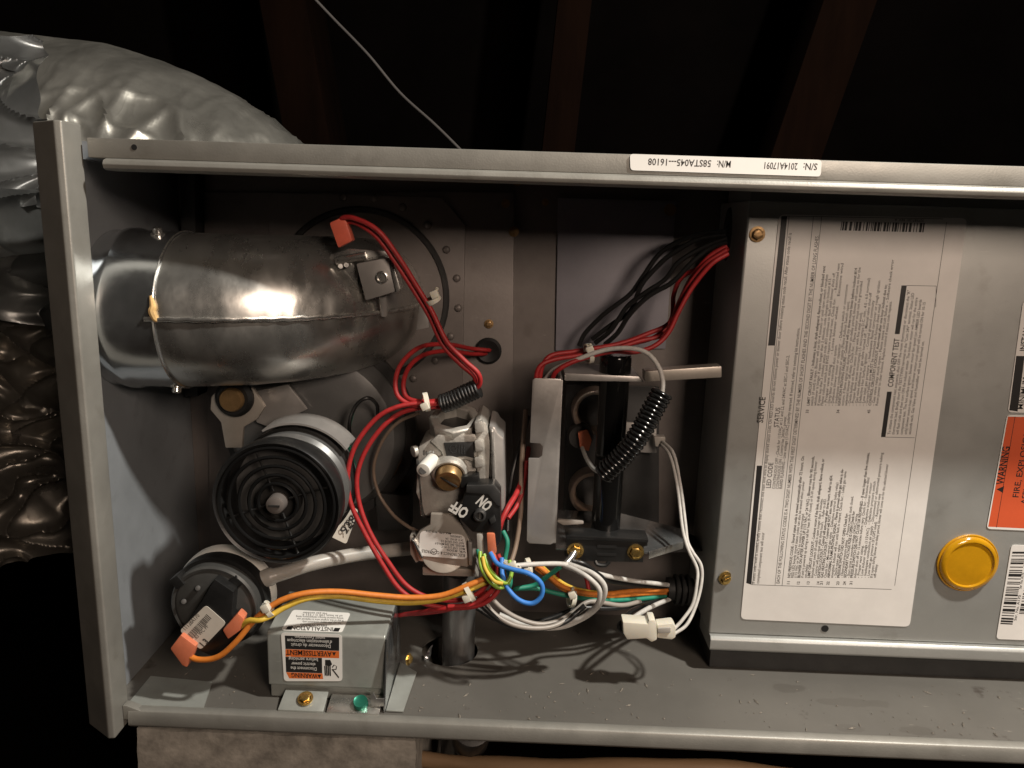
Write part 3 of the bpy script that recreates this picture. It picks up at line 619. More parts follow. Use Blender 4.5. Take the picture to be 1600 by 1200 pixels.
gs = obj('ground_screw', lathe(nb(), [(.0050, 0), (.0050, .003), (.0045, .0042), (.003, .0036), (0, .0036)], (at(564, 1096, .008).x, .008, .0042), (0, -.5, 1), 20), 'green_screw', jb)
obj('ground_lug', slab(nb(), [(578, 1088), (583, 1082), (588, 1092), (600, 1092), (600, 1104), (580, 1104)], .006, .0012), 'steel', jb, bev=.0003)
inst('screw', HEX, face_cam(at(638, 1030, .03), (1, -.3, .1)) @ Matrix.Scale(.8, 4), jb)
# warning sticker folded over the front edge
e = .0004
def JF(px, py, ee=e): return at(px, py, Yj-ee)
def JT(px, py, ee=e):     # on the sloping top
    n_ = V((0, -.004, yb_-Yj-.0015)).normalized(); o_ = V((0, Yj+.0015, zt))+n_*ee; d = ray(px, py)
    return CAM+d*((o_-CAM).dot(n_)/d.dot(n_))
wl = flat('warning_label', [JF(439, 988, .0002), JF(534.5, 991.5, .0002), JF(535, 1064, .0002), JF(444, 1064, .0002)], 'paper_bright', jb, .0002, .0025)
wt = flat('warning_label_top', [JT(439, 985, .0002), JT(534.5, 988.5, .0002), JT(548, 958, .0002), JT(458, 953, .0002)], 'paper_bright', jb, .0002, .0025)
def jq(name, pix, m, fn, parent, ee=.00043):
    b = nb(); b.faces.new([b.verts.new(fn(x, y, ee)) for x, y in pix]); return obj(name, b, m, parent, smooth=False)
jq('black_field', [(445, 993), (530, 996), (530, 1017), (446, 1014)], 'ink', JF, wl)
jq('orange_band', [(446, 1014.3), (530, 1017.3), (530, 1028.5), (446, 1026)], 'orange_ink', JF, wl)
jq('black_field', [(446, 1026.3), (503, 1028), (503.5, 1052), (447, 1050)], 'ink', JF, wl)
jq('orange_band', [(447, 1050.3), (504, 1052.3), (505, 1061), (452, 1060)], 'orange_ink', JF, wl)
U = V((-1, 0, 0)); W = V((0, 0, -1)); kj = mpp(490, 1020, Yj)
def jt(bm_, s, x, y, ln, h, bold=.01): add_type(bm_, s, JF(x, y, .00047), U, W, h*kj, ln*kj, bold)
b = nb(); jt(b, 'WARNING', 496, 1053.2, 41, 11, .02); jt(b, 'AVERTISSEMENT', 518, 1018.4, 71, 12, .02)
for x, y in ((509, 1054.2), (525, 1019.2)):
    if x == 509: x = 502
    b.faces.new([b.verts.new(JF(x+dx, y+dy, .00047)) for dx, dy in ((0, 0), (-6, 0), (-3, 6))])
obj('lettering', b, 'ink', wl, smooth=False)
b = nb()
for s, x, y, ln in (('Disconnect the', 495, 1043, 41), ('electric power', 493, 1036, 38), ('before servicing', 497, 1028.6, 46), ('D\u00e9connecter du circuit', 517, 1007.5, 62), ("d'alimentation \u00e9lectrique", 519, 1001, 70), ("avant l'entretien", 508, 994.5, 47)): jt(b, s, x, y, ln, 8.2)
obj('lettering', b, 'white_ink', wl, smooth=False)
# pictogram: gloved hand pulling a plug
b = nb()
def blob(pts): b.faces.new([b.verts.new(JF(x, y, .00047)) for x, y in pts])
blob([(508, 1031), (516, 1031), (519, 1038), (516, 1041), (508, 1040)])
for i in range(4): blob([(506.5+2.7*i, 1040.5), (508.6+2.7*i, 1040.5), (509.4+2.6*i, 1055+(i % 2)), (507.4+2.6*i, 1056.5)])
blob([(518, 1046), (520, 1045), (530, 1058), (529, 1060)])
pth = [(519, 1043), (522, 1039), (526, 1041), (525, 1046), (521, 1046)]
for i in range(4):
    (x, y), (x2, y2) = pth[i], pth[i+1]; blob([(x-.6, y-.6), (x2-.6, y2-.6), (x2+.6, y2+.6), (x+.6, y+.6)])
obj('pictogram', b, 'ink', wl, smooth=False)
b = nb(); T0 = JT(520, 986.0, .0008); 
jq('black_field', [(446, 984), (455, 984.2), (458, 978.5), (450, 978.2)], 'ink', JT, wt); jq('black_field', [(520, 986.6), (529, 987), (532, 981.2), (523, 980.9)], 'ink', JT, wt)
vt = (JT(520, 975, .0008)-JT(520, 986, .0008)).normalized()
def tt(s, x, y, ln, h, bold=.008): add_type(b, s, JT(x, y, .00045), U, -vt, h*kj, ln*kj, bold)
tt('INSTALLATION', 521, 980.4, 66, 15, .02); tt('FIELD WIRING', 511, 976, 42, 8.5)
for i, (s, x, ln) in enumerate((('For use with copper conductors only.', 533, 62), ('If any of the original wire is replaced use', 536, 74), ('wiring material having a temperature rating', 535, 76), ('of at least 105 C / 221 F.', 533, 66), ('Ne pas exc\u00e9der', 508, 40))): tt(s, x+i*.8, 972.3-3.7*i, ln, 7.4)
obj('lettering', b, 'ink_soft', wt, smooth=False)

# ================================================================== gas pipe
gp0 = V((at(716, 1020, hc.y).x, hc.y, 0)); gr = 25.5*mpp(716, 1000, hc.y)
gz = at(712, 893, hc.y).z
tag(obj('gas_pipe', lathe(nb(), [(0, -.12), (gr, -.12), (gr, gz-.002), (gr*.98, gz), (0, gz)], gp0, (0, 0, 1), 36), 'black_iron'), 'dark iron gas pipe rising through the hole in the cabinet floor', 'pipe')

# ================================================================== gas valve
Yv = .046
gv = thing('gas_valve', 'cast metal gas valve with black on off switch on the gas pipe', 'gas valve', at(712, 893, hc.y))
G = lambda name, pix, Y, d, m, bev=.0012, parent=gv: obj(name, slab(nb(), pix, Y, d), m, parent, bev=bev)
G('body', [(654, 698), (676, 684), (742, 680), (748, 760), (736, 806), (664, 806), (650, 770)], Yv+.006, .040, 'cast', .0012)
G('upper_boss', [(672, 690), (684, 680), (742, 678), (745, 684), (745, 724), (728, 718), (694, 721), (690, 706)], Yv+.003, .030, 'cast', .001)
G('recess_panel', [(693, 692), (740, 690), (741, 716), (727, 713), (698, 716)], Yv+.0024, .002, 'dark_gray', .0004)
po = at(711, 661, Yv+.019)
obj('port_collar', lathe(nb(), [(.0178, -.014), (.0178, .0), (.0182, .0012), (.0182, .0042), (.0172, .0052), (.0128, .0052), (.0118, .004), (.0118, -.004)], po, (0, -.35, .94), 8), 'cast', gv, bev=.0004)
obj('port_bore', lathe(nb(), [(.0119, -.003), (0, -.003)], po, (0, -.35, .94), 30), 'charcoal', gv)
G('side_flange', [(742, 658), (750, 654), (760, 662), (766, 690), (764, 748), (746, 752)], Yv+.003, .040, 'cast', .0012)
for y0, y1 in ((660, 678), (690, 707), (716, 732)):
    G('flange_lug', [(741, y0), (754, y0-2), (757, y1-3), (743, y1)], Yv-.001, .006, 'cast', .0010)
G('diaphragm_cover', [(764, 664), (774, 668), (778, 676), (787, 684), (789, 790), (776, 826), (766, 806)], Yv+.004, .044, 'steel_sheet', .002)
G('cover_rib', [(766, 672), (771, 674), (776, 800), (771, 806)], Yv+.0005, .006, 'steel', .001)
obj('test_nipple', cyl(nb(), at(676, 718, Yv+.006), at(661, 735, Yv-.012), .0048, 18), 'white_plastic', gv, bev=.0008)
obj('nipple_bore', cyl(nb(), at(661, 735, Yv-.0124), at(661, 735, Yv-.0116), .0026, 14), 'charcoal', gv)
obj('side_stud', cyl(nb(), at(652, 704, Yv+.01), at(645, 706, Yv+.008), .004, 12), 'cast', gv, bev=.0005)
rc = at(703, 736, Yv+.006)
obj('regulator_boss', lathe(nb(), [(.0125, .004), (.0125, -.003), (.0112, -.0045), (.0100, -.0045), (.0096, .001), (0, .001)], rc, (0, .9, .35), 36), 'cast', gv)
obj('regulator_cap', lathe(nb(), [(.0090, .002), (.0090, -.010), (.0082, -.0112), (.0040, -.0100), (0, -.0100)], rc, (0, .9, .35), 32), 'brass_dull', gv)
obj('cap_slot', box(nb(), (0, 0, 0), (.014, .0012, .0010), basis(rc+V((0, -.9, -.35)).normalized()*.0112, V((.86, 0, -.5)), V((0, -1, 0)), V((.5, 0, .86)))), 'charcoal', gv)
G('lower_plate', [(656, 772), (712, 776), (722, 800), (716, 812), (660, 810)], Yv+.009, .03, 'charcoal', .001)
G('edge_rail', [(650, 718), (655, 716), (663, 806), (657, 806)], Yv+.006, .006, 'steel', .0006)
b = nb()
add_type(b, 'IIIO', at(728, 695, Yv+.0022), V((-1, 0, .03)), V((0, 0, -1)), .0095, .0115, .02)
add_type(b, 'V348', at(680, 705, Yv+.0059), V((-1, 0, .03)), V((0, 0, -1)), .0050, .0085, .02)
obj('cast_lettering', b, 'galv_bright', gv, smooth=False)
# switch block
sb = G('switch_block', [(722, 786), (729, 758), (772, 757), (782, 771), (783, 846), (776, 856), (766, 834), (738, 832), (709, 802)], Yv-.010, .022, 'black_plastic', .0015)
G('switch_top', [(728, 770), (729, 759), (772, 758), (782, 771), (782, 792), (776, 790), (762, 773)], Yv-.0108, .003, 'dark_gray', .0006)
G('switch_riser', [(716, 746), (748, 742), (749, 757), (720, 764)], Yv-.004, .018, 'black_plastic', .001)
k = at(750, 803, Yv-.0104)
obj('knob', lathe(nb(), [(.0042, .002), (.0042, -.0040), (.0034, -.0046), (.0028, -.0046), (.0028, -.002), (0, -.002)], k, (0, 1, 0), 24), 'dark_gray', sb)
obj('knob_slot', box(nb(), k+V((0, -.0022, 0)), (.0010, .0010, .005)), 'galv', sb)
obj('pointer', slab(nb(), [(764, 812), (772, 806), (775, 815), (767, 820)], Yv-.0125, .004), 'dark_gray', sb, bev=.0006)
b = nb()
uu = (at(712, 793, Yv)-at(734, 806, Yv)).normalized(); vv = V((0, -1, 0)).cross(uu); vv = vv if vv.z < 0 else -vv
add_type(b, 'OFF', at(734, 797, Yv-.0101), uu, vv, .0110, .0125, .04)
uu2 = (at(752, 785, Yv)-at(770, 801, Yv)).normalized(); vv2 = V((0, -1, 0)).cross(uu2); vv2 = vv2 if vv2.z < 0 else -vv2
add_type(b, 'ON', at(771, 788, Yv-.0101), uu2, vv2, .0110, .0095, .04)
obj('lettering', b, 'white_ink', sb, smooth=False)
# coil with its cover plate and data sticker
cp = G('coil_cover', [(673, 803), (714, 805), (722, 822), (733, 843), (733, 852), (738, 856), (737, 882), (730, 886), (655, 877), (644, 846), (656, 830), (672, 820)], Yv-.002, .004, 'coil_cover', .0008)
obj('coil', cyl(nb(), at(694, 858, Yv+.0022), at(694, 858, Yv+.034), .0165, 40), 'coil_cover', gv, bev=.001)
G('coil_base', [(660, 886), (742, 890), (748, 902), (660, 899)], Yv+.002, .036, 'coil_cover', .001)
G('cover_tab', [(731, 846), (737, 848), (738, 884), (733, 884)], Yv-.005, .006, 'steel_sheet', .0006)
G('cover_wing', [(643, 843), (648, 846), (661, 872), (658, 875)], Yv-.0045, .004, 'galv_bright', .0005)
G('side_bracket', [(640, 838), (646, 838), (656, 876), (650, 880), (641, 866)], Yv+.004, .012, 'coil_cover', .0008)
dl = flat('data_label', [at(656, 829, Yv-.0023), at(726, 836, Yv-.0023), at(731, 874, Yv-.0023), at(655, 868, Yv-.0023)], 'paper', cp, .0003, .004)
b = nb(); kv = mpp(690, 850, Yv)
def gt(s, x, y, ln, h=6, bold=.01): add_type(b, s, at(x, y, Yv-.00266), V((-1, 0, .075)), V((-.06, 0, -1)), h*kv, ln*kv, bold)
for s, x, y, ln, h in (('MAX .5 PSI   9029 1JWK', 705, 832.5, 40, 5), ('CANADIAN ', 722, 838, 18, 5), ('24 V. 60 HZ. .5A', 724, 843, 28, 5), ('NAT GAS VALVE 1/2', 725, 847.5, 36, 5), ('MODEL 36E 204 MIN 0 F', 726, 852, 46, 5), ('MAX 175F 210 W.C.', 727, 856.5, 38, 5), ('VR 8205', 728, 861, 30, 5), ('ELECTRONICS & CONTROLS', 727, 866, 68, 7)): gt(s, x, y, ln, h)
ring_c = at(678, 862, Yv-.00266)
lathe(b, [(.0023, 0), (.0019, 0)], ring_c, (0, 1, 0), 20)
obj('lettering', b, 'ink', dl, smooth=False)

# ================================================================== burner compartment
Yq = .062
bx_ = thing('burner_bracket', 'bent grey steel burner bracket in the middle of the cabinet', 'bracket', at(850, 850, Yq))
Q = lambda name, pix, Y, d, m, bev=.0008, parent=None: obj(name, slab(nb(), pix, Y, d), m, parent or bx_, bev=bev)
Q('face_plate', [(832, 594), (836, 591), (876, 592), (878, 595), (866, 848), (860, 851), (827, 849), (823, 845), (826, 716), (842, 716), (847, 712), (848, 698), (844, 693), (828, 692)], Yq, .0014, 'steel_sheet', .0004)
Q('plate_return', [(876.5, 594), (879.5, 594), (868.5, 849), (865.5, 849)], Yq+.0016, .05, 'steel_sheet', .0004)
Q('top_flange', [(882, 583), (998, 588), (1006, 597), (882, 595)], Yq+.012, .040, 'steel_sheet', .0008)
Q('top_rail', [(1007, 580), (1128, 572), (1128, 590), (1008, 597)], Yq+.006, .012, 'coil_cover', .001)
lz = at(1000, 862, .070).z
X_ = lambda px, Y: at(px, 860, Y).x
tp = [(X_(868, .07), .070, lz), (X_(1014, .07), .070, lz), (X_(1066, .086), .086, lz+.002), (X_(1066, .086)+.004, .100, lz+.006), (X_(960, .12), .118, lz+.011), (X_(868, .12), .118, lz+.011)]
b = nb(); prism(b, tp, (0, 0, -.0012)); obj('tray', b, 'galv_bright', bx_, bev=.0003)
lp = [V(tp[1]), V(tp[2]), V(tp[3])]
for i_ in range(2): obj('tray_lip', prism(nb(), [lp[i_]+V((0, -.0014, .0006)), lp[i_+1]+V((0, -.0014, .0006)), lp[i_+1]+V((0, -.0014, -.0048)), lp[i_]+V((0, -.0014, -.0048))], (0, .0012, 0)), 'galv', bx_, bev=.0003)
Q('inner_floor', [(882, 835), (1060, 845), (1100, 862), (882, 870)], .11, .03, 'charcoal')
Q('burner_backplate', [(884, 600), (1030, 604), (1030, 828), (880, 826)], .138, .003, 'dark_gray')
Q('wire_stub', [(870, 815), (872, 812), (912, 815), (912, 819), (880, 821)], Yq+.02, .003, 'gray_wire', .0006)
for i, (px, py, lab_) in enumerate(((930, 642, 'copper coloured burner mouth behind the upper part of the black manifold'), (926, 768, 'copper coloured burner mouth behind the lower part of the black manifold'))):
    c = at(px, py, .128); r = 37*mpp(px, py, .128)
    bt = thing('burner', lab_, 'burner', c+V((0, 0, -r)), 'burners')
    obj('mouth', lathe(nb(), [(r, .008), (r, -.004), (r*.95, -.007), (r*.78, -.0055), (r*.70, .004), (r*.70, .009)], c, (0, 1, 0), 40), 'burner_steel', bt, ang=60)
    obj('bore', lathe(nb(), [(r*.7, .004), (r*.3, .0075), (0, .0075)], c, (0, 1, 0), 32), 'charcoal', bt)
mp_ = thing('gas_manifold', 'glossy black vertical manifold tube with brass screwed foot bracket', 'manifold', at(950, 860, .078))
Ym = .085
r = 23*mpp(950, 700, Ym); pa, pb = at(962, 553, Ym), at(945, 842, Ym)
obj('tube', tube(nb(), [V((pb.x, Ym, pa.z+.0)), V((pb.x, Ym, pb.z))], r, 32), 'black_enamel', mp_)
obj('collar', tube(nb(), [V((pb.x, Ym, at(955, 556, Ym).z)), V((pb.x, Ym, at(955, 582, Ym).z))], r*1.06, 32), 'black_enamel', mp_, bev=.0006)
fb = obj('foot_bracket', slab(nb(), [(885, 838), (1012, 843), (1012, 853), (1006, 854), (1005, 879), (886, 876)], .066, .002), 'black_plastic', mp_, bev=.0005)
obj('bracket_lip', slab(nb(), [(884, 837), (1013, 842), (1013, 848), (884, 843)], .064, .016), 'black_plastic', mp_, bev=.0005)
obj('slot', slab(nb(), [(933, 851), (963, 852), (963, 857), (933, 856)], .0655, .0004), 'rubber', mp_); obj('slot', slab(nb(), [(933, 864), (963, 865), (963, 869), (933, 868)], .0655, .0004), 'rubber', mp_)
obj('hook', tube(nb(), spline([at(930, 876, .067), at(934, 882, .066), at(946, 883, .066), at(952, 877, .067)]), .0016, 8), 'black_wire', mp_)
for px, py, rl in ((899, 860, .2), (993, 862, .7)): inst('screw', HEX, face_cam(at(px, py, .0658), roll=rl) @ Matrix.Scale(1.15, 4), fb)
fs = thing('rollout_switch', 'small round switch with orange terminal behind the manifold', 'switch', at(912, 690, .12))
obj('disc', lathe(nb(), [(0, -.003), (.009, -.003), (.010, -.001), (.010, .006), (0, .006)], at(907, 682, .12), (0, 1, 0), 28), 'charcoal', fs)
obj('terminal', slab(nb(), [(903, 676), (918, 672), (925, 688), (920, 706), (906, 700)], .112, .004), 'orange_boot', fs, bev=.001)
ig = thing('ignitor_plug', 'small white ceramic plug on the burner plate right of the manifold', 'ignitor', at(1030, 692, .11))
obj('ceramic', slab(nb(), [(1022, 682), (1040, 683), (1040, 700), (1024, 698)], .118, .008), 'hose', ig, bev=.001); obj('mount', slab(nb(), [(975, 660), (1026, 662), (1026, 708), (975, 706)], .128, .003), 'steel_sheet', ig, bev=.0006)

# ================================================================== grommets
gside = V((xb-.0004, 0, 0))
def side_grommet(label, px, py, rz, ry):
    d = ray(px, py); t = (xb-CAM.x)/d.x; c = CAM+d*t; c.y = min(c.y, D-.014)
    b = nb(); ring(b, (0, 0, 0), (0, 0, 1), 1, .32, 32, 10)
    lathe(b, [(1.05, .02), (0, .02)], (0, 0, 0), (0, 0, 1), 32)
    bmesh.ops.transform(b, matrix=Matrix.Translation(c) @ Matrix.Rotation(-math.pi/2, 4, 'Y') @ Matrix.Diagonal((rz, ry, .004, 1)), verts=b.verts[:])
    o = obj('grommet', b, 'rubber'); tag(o, label, 'grommet', 'wire grommets'); return c
gA = side_grommet('black rubber grommet high on the control box side where red wires enter', 1137, 366, .0145, .0085)
gB = side_grommet('black rubber grommet low on the control box side with ringed collar', 1075, 925, .012, .010)
b = nb()
for i in range(3): ring(b, at(1056+9*i, 921+i*.5, .110), (1, 0, 0), .0105, .0017, 28, 8)
cyl(b, at(1042, 920, .110), at(1082, 922, .110), .0092, 24)
tag(obj('wire_bushing', b, 'rubber'), 'black ribbed bushing where the coloured wires enter the control box', 'bushing')

# ================================================================== wires
def wire(label, m, r, pts, name='wire', cat='wire', group='wiring', sides=10):
    o = obj(name, tube(nb(), spline([at(x, y, Y)+V((random.uniform(-1, 1), random.uniform(-1, 1), random.uniform(-1, 1)))*(.0004 if 0 < i < len(pts)-1 else 0) for i, (x, y, Y) in enumerate(pts)]), r*.75, sides), m, ang=80); return tag(o, label, cat, group)
def boot(parent, pix, Y, d, m, name='terminal_boot'): return obj(name, slab(nb(), pix, Y, d), m, parent, bev=.0014)
RW = .0022
a = wire('upper red wire from the limit switch over the elbow', 'red_wire', RW, [(530, 352, .050), (536, 340, .046), (556, 341, .042), (592, 362, .040), (624, 405, .042), (652, 447, .044), (676, 487, .044), (697, 533, .042), (725, 563, .040), (748, 583, .040), (748, 602, .042), (728, 616, .045), (712, 622, .047)])
boot(a, [(514, 348), (538, 337), (551, 376), (528, 388)], .045, .009, 'red_boot')
wire('lower red wire from the limit switch over the elbow', 'red_wire', RW, [(540, 360, .054), (542, 349, .050), (560, 350, .046), (590, 370, .044), (618, 411, .045), (645, 453, .047), (670, 493, .047), (691, 539, .045), (718, 568, .043), (740, 588, .043), (741, 600, .045), (724, 611, .048), (712, 617, .050)])
wire('outer red wire looping left of the gas valve from the hole in the back plate', 'red_wire', RW, [(764, 547, .156), (762, 547, .135), (735, 545, .125), (700, 538, .10), (660, 542, .08), (632, 562, .065), (619, 590, .055), (622, 618, .050), (645, 634, .047), (675, 632, .047), (698, 626, .047)])
wire('inner red wire looping left of the gas valve from the hole in the back plate', 'red_wire', RW, [(760, 551, .156), (757, 552, .137), (735, 552, .127), (700, 548, .105), (665, 553, .085), (642, 570, .070), (630, 595, .058), (634, 618, .053), (652, 628, .050), (680, 626, .049), (700, 621, .049)])
wire('outer red wire sweeping round the motor down to the gas valve', 'red_wire', RW, [(700, 631, .048), (660, 629, .046), (620, 636, .044), (585, 656, .042), (556, 695, .040), (543, 740, .038), (548, 785, .036), (568, 832, .034), (596, 880, .032), (626, 921, .031), (665, 943, .031), (715, 950, .031), (752, 938, .032), (775, 912, .034), (780, 880, .036)])
wire('inner red wire sweeping round the motor down to the gas valve', 'red_wire', RW, [(700, 636, .051), (662, 636, .049), (626, 646, .048), (596, 668, .046), (570, 706, .044), (557, 745, .042), (561, 788, .040), (580, 834, .038), (606, 878, .036), (635, 915, .035), (672, 933, .035), (715, 938, .035), (748, 926, .036), (768, 900, .038), (772, 872, .040)])
wire('short dark red wire behind the gas pipe above the floor', 'red_wire', RW, [(560, 968, .120), (600, 964, .09), (634, 960, .066), (660, 958, .056), (700, 952, .046), (740, 940, .036), (762, 925, .034)])
wire('red lead crossing beside the black switch block', 'red_wire', .0026, [(826, 700, .112), (820, 735, .09), (808, 768, .066), (794, 792, .050), (784, 812, .044), (780, 826, .044), (774, 838, .05)])
wire('thin red lead behind the steel bracket edge', 'red_wire', RW, [(824, 720, .075), (818, 760, .072), (808, 790, .066), (794, 810, .056)])
loomA = thing('wire_loom', 'short black corrugated loom sleeve over the red wires above the gas valve', 'wire loom', at(715, 625, .047), 'corrugated looms')
def loom(pts, r, parent, pitch=.0030, amp=.16, m='black_gloss'):
    path = spline([at(x, y, Y) for x, y, Y in pts], 26); L_ = sum((path[i+1]-path[i]).length for i in range(len(path)-1)); n = int(L_/pitch)
    dense = []
    cum = [0]
    for i in range(len(path)-1): cum.append(cum[-1]+(path[i+1]-path[i]).length)
    N_ = n*6
    for q in range(N_+1):
        s = L_*q/N_; i = max(j for j in range(len(cum)) if cum[j] <= s+1e-9); i = min(i, len(path)-2)
        dense.append(path[i].lerp(path[i+1], (s-cum[i])/max(1e-9, cum[i+1]-cum[i])))
    obj('corrugated_sleeve', tube(nb(), dense, lambda t: r*(1+amp*(abs(math.sin(t*n*math.pi))-.5)), 20), m, parent, ang=70)
loom([(690, 631, .048), (705, 626, .047), (722, 618, .046), (748, 606, .045)], .0064, loomA, .0022, .09, 'black_plastic')
loomB = thing('wire_loom', 'long black corrugated loom sleeve slanting across the black manifold', 'wire loom', at(945, 745, .055), 'corrugated looms')
loom([(1035, 612, .050), (1020, 640, .048), (998, 680, .046), (970, 715, .048), (942, 742, .052)], .0072, loomB)
tag(obj('grommet', lathe(nb(), [(.0105, .0), (.0105, -.0015), (.0085, -.003), (.0055, -.002), (0, -.0005)], at(763, 548, D-.006), (0, 1, 0), 28), 'rubber'), 'black hole grommet in the back plate where the two red loops enter', 'grommet', 'wire grommets')
# supply to the burner bracket
wire('white wire arching from the burner bracket into the long loom', 'white_wire', .0021, [(852, 592, .080), (866, 578, .076), (900, 563, .070), (945, 548, .066), (985, 544, .060), (1012, 553, .056), (1030, 574, .052), (1036, 598, .050), (1033, 622, .049)])
wire('white lead from the long loom up to the orange terminal', 'white_wire', .0021, [(944, 741, .054), (928, 732, .062), (915, 716, .085), (910, 700, .108)])
for i, (lab_, pts) in enumerate((('topmost red wire of the bundle from the upper grommet', [(1136, 384, .086), (1108, 402, .088), (1080, 436, .092), (1062, 470, .096), (1046, 505, .098), (1012, 522, .096), (965, 538, .090), (900, 549, .084), (862, 556, .080), (848, 572, .078), (842, 600, .078)]),
    ('middle red wire of the bundle from the upper grommet', [(1136, 390, .082), (1104, 412, .084), (1076, 446, .086), (1058, 482, .088), (1040, 520, .090), (1000, 532, .088), (955, 546, .082), (905, 555, .077), (864, 562, .073), (842, 574, .071), (836, 600, .071)]),
    ('lowest red wire of the bundle from the upper grommet', [(1138, 396, .078), (1112, 412, .078), (1082, 448, .080), (1062, 484, .080), (1044, 520, .079), (1022, 542, .076), (990, 551, .073), (960, 548, .073), (925, 556, .071), (890, 567, .069), (868, 582, .070), (862, 600, .076)]),
    ('short red wire dropping behind the red bundle near the flue plate', [(1138, 388, .090), (1100, 415, .098), (1066, 432, .104), (1052, 460, .106), (1048, 500, .104), (1020, 528, .100), (970, 540, .094)]))):
    wire(lab_, 'red_wire', RW, pts)
for i, (lab_, pts) in enumerate((('highest black wire drooping from the upper grommet', [(1134, 362, .092), (1085, 368, .100), (1035, 392, .108), (1005, 432, .112), (985, 460, .114), (945, 490, .118), (915, 520, .122), (905, 540, .124)]),
    ('second black wire drooping from the upper grommet', [(1134, 367, .090), (1090, 374, .096), (1045, 400, .102), (1015, 428, .106), (1000, 450, .108), (985, 485, .112), (955, 508, .116), (925, 530, .120)]),
    ('third black wire drooping from the upper grommet', [(1136, 372, .087), (1095, 388, .092), (1060, 410, .096), (1040, 436, .100), (1010, 455, .103), (980, 480, .108), (955, 515, .112), (930, 536, .118)]),
    ('lowest black wire drooping from the upper grommet', [(1136, 378, .085), (1110, 388, .089), (1080, 410, .092), (1050, 440, .096), (1015, 462, .100), (985, 490, .104), (965, 520, .109), (945, 538, .114)]))):
    wire(lab_, 'black_wire', .0024, pts)
# thin wires left of the gas valve and behind it
wire('thin brown wire curving down left of the gas valve', 'brown_wire', .0017, [(655, 645, .075), (622, 660, .078), (596, 690, .082), (584, 730, .086), (592, 770, .086), (612, 802, .080), (634, 820, .070), (652, 830, .062)])
wire('thin black wire loop above the motor', 'black_wire', .0018, [(548, 690, .072), (546, 660, .070), (556, 634, .070), (574, 621, .072), (588, 632, .078), (590, 655, .088)])
wire('green wire beside the thin black loop above the motor', 'green_wire', .0018, [(552, 640, .078), (546, 668, .076), (547, 700, .078), (555, 730, .085)])
wire('brown wire hanging behind the gas valve down to the tie', 'brown_wire', .0024, [(822, 640, .088), (818, 690, .080), (815, 740, .074), (814, 800, .068), (806, 850, .062), (798, 880, .054)])
wire('black wire hanging close to the gas valve cover', 'black_wire', .0022, [(826, 650, .100), (812, 700, .088), (800, 740, .080), (795, 790, .074), (793, 830, .066)])
wire('green wire behind the black switch block', 'green_wire', .0022, [(786, 830, .050), (792, 846, .046), (791, 868, .044), (786, 885, .042)])
# valve harness
a = wire('grey lead leaving the left switch block terminal', 'gray_wire', .0024, [(748, 836, .040), (750, 860, .038), (752, 872, .037)]); boot(a, [(744, 834), (754, 834), (756, 868), (746, 868)], .036, .006, 'hose')
a = wire('orange lead leaving the right switch block terminal', 'orange_boot', .0026, [(766, 834, .040), (768, 860, .036), (772, 874, .035)]); boot(a, [(760, 834), (773, 834), (776, 866), (762, 866)], .034, .007, 'orange_boot')
wire('left green and yellow earth wire below the gas valve', 'greenstripe_wire', .0019, [(750, 862, .036), (752, 884, .030), (762, 904, .026), (778, 917, .024), (792, 914, .026), (797, 898, .030), (794, 880, .034)])
wire('right green and yellow earth wire below the gas valve', 'greenstripe_wire', .0019, [(756, 866, .034), (764, 888, .028), (780, 906, .024), (793, 910, .024), (799, 895, .028), (796, 876, .034)])
wire('green earth wire looping below the gas valve', 'green_wire', .0019, [(746, 858, .037), (752, 878, .034), (766, 898, .030), (782, 912, .027), (794, 918, .027), (798, 905, .029), (790, 884, .034)])
wire('yellow wire tucked in the harness below the gas valve', 'yellow_wire', .0018, [(754, 870, .032), (758, 890, .027), (772, 908, .022), (786, 912, .021)])
wire('blue wire making a loop right of the gas valve', 'blue_wire', .0022, [(766, 864, .032), (778, 880, .026), (800, 889, .022), (826, 896, .020), (845, 912, .019), (847, 930, .019), (832, 942, .019), (812, 938, .020), (795, 922, .023), (786, 900, .028), (784, 872, .036)])
wire('red wire bunched in the harness below the gas valve', 'red_wire', RW, [(772, 868, .036), (778, 890, .033), (774, 912, .031), (760, 930, .029), (735, 944, .028), (700, 948, .028)])
wire('second red wire bunched in the harness below the gas valve', 'red_wire', RW, [(778, 866, .040), (786, 888, .037), (782, 914, .034), (768, 934, .031), (742, 948, .030), (690, 952, .030), (640, 958, .05), (590, 965, .09)])
# orange and yellow pair to the pressure switch
a = wire('orange wire from the lower terminal of the pressure switch', 'orange_wire', .0026, [(290, 1020, .002), (310, 1030, .000), (340, 1026, -.002), (368, 1004, -.002), (392, 975, .000), (412, 956, .002), (440, 938, .004), (480, 926, .008), (530, 925, .014), (590, 931, .020), (640, 934, .024), (690, 930, .026), (735, 914, .028), (770, 898, .032)])
boot(a, [(265, 1014), (282, 992), (306, 1010), (302, 1022), (292, 1044), (284, 1040)], -.001, .008, 'orange_boot')
a = wire('yellow wire from the upper terminal of the pressure switch', 'yellow_wire', .0026, [(374, 980, .003), (388, 970, .000), (405, 968, -.001), (422, 962, .002), (446, 948, .006), (482, 934, .010), (530, 932, .016), (590, 938, .022), (640, 941, .026), (690, 936, .028), (735, 920, .030), (768, 905, .034)])
boot(a, [(347, 985), (371, 958), (381, 967), (376, 985), (356, 1000)], -.0005, .008, 'orange_boot')
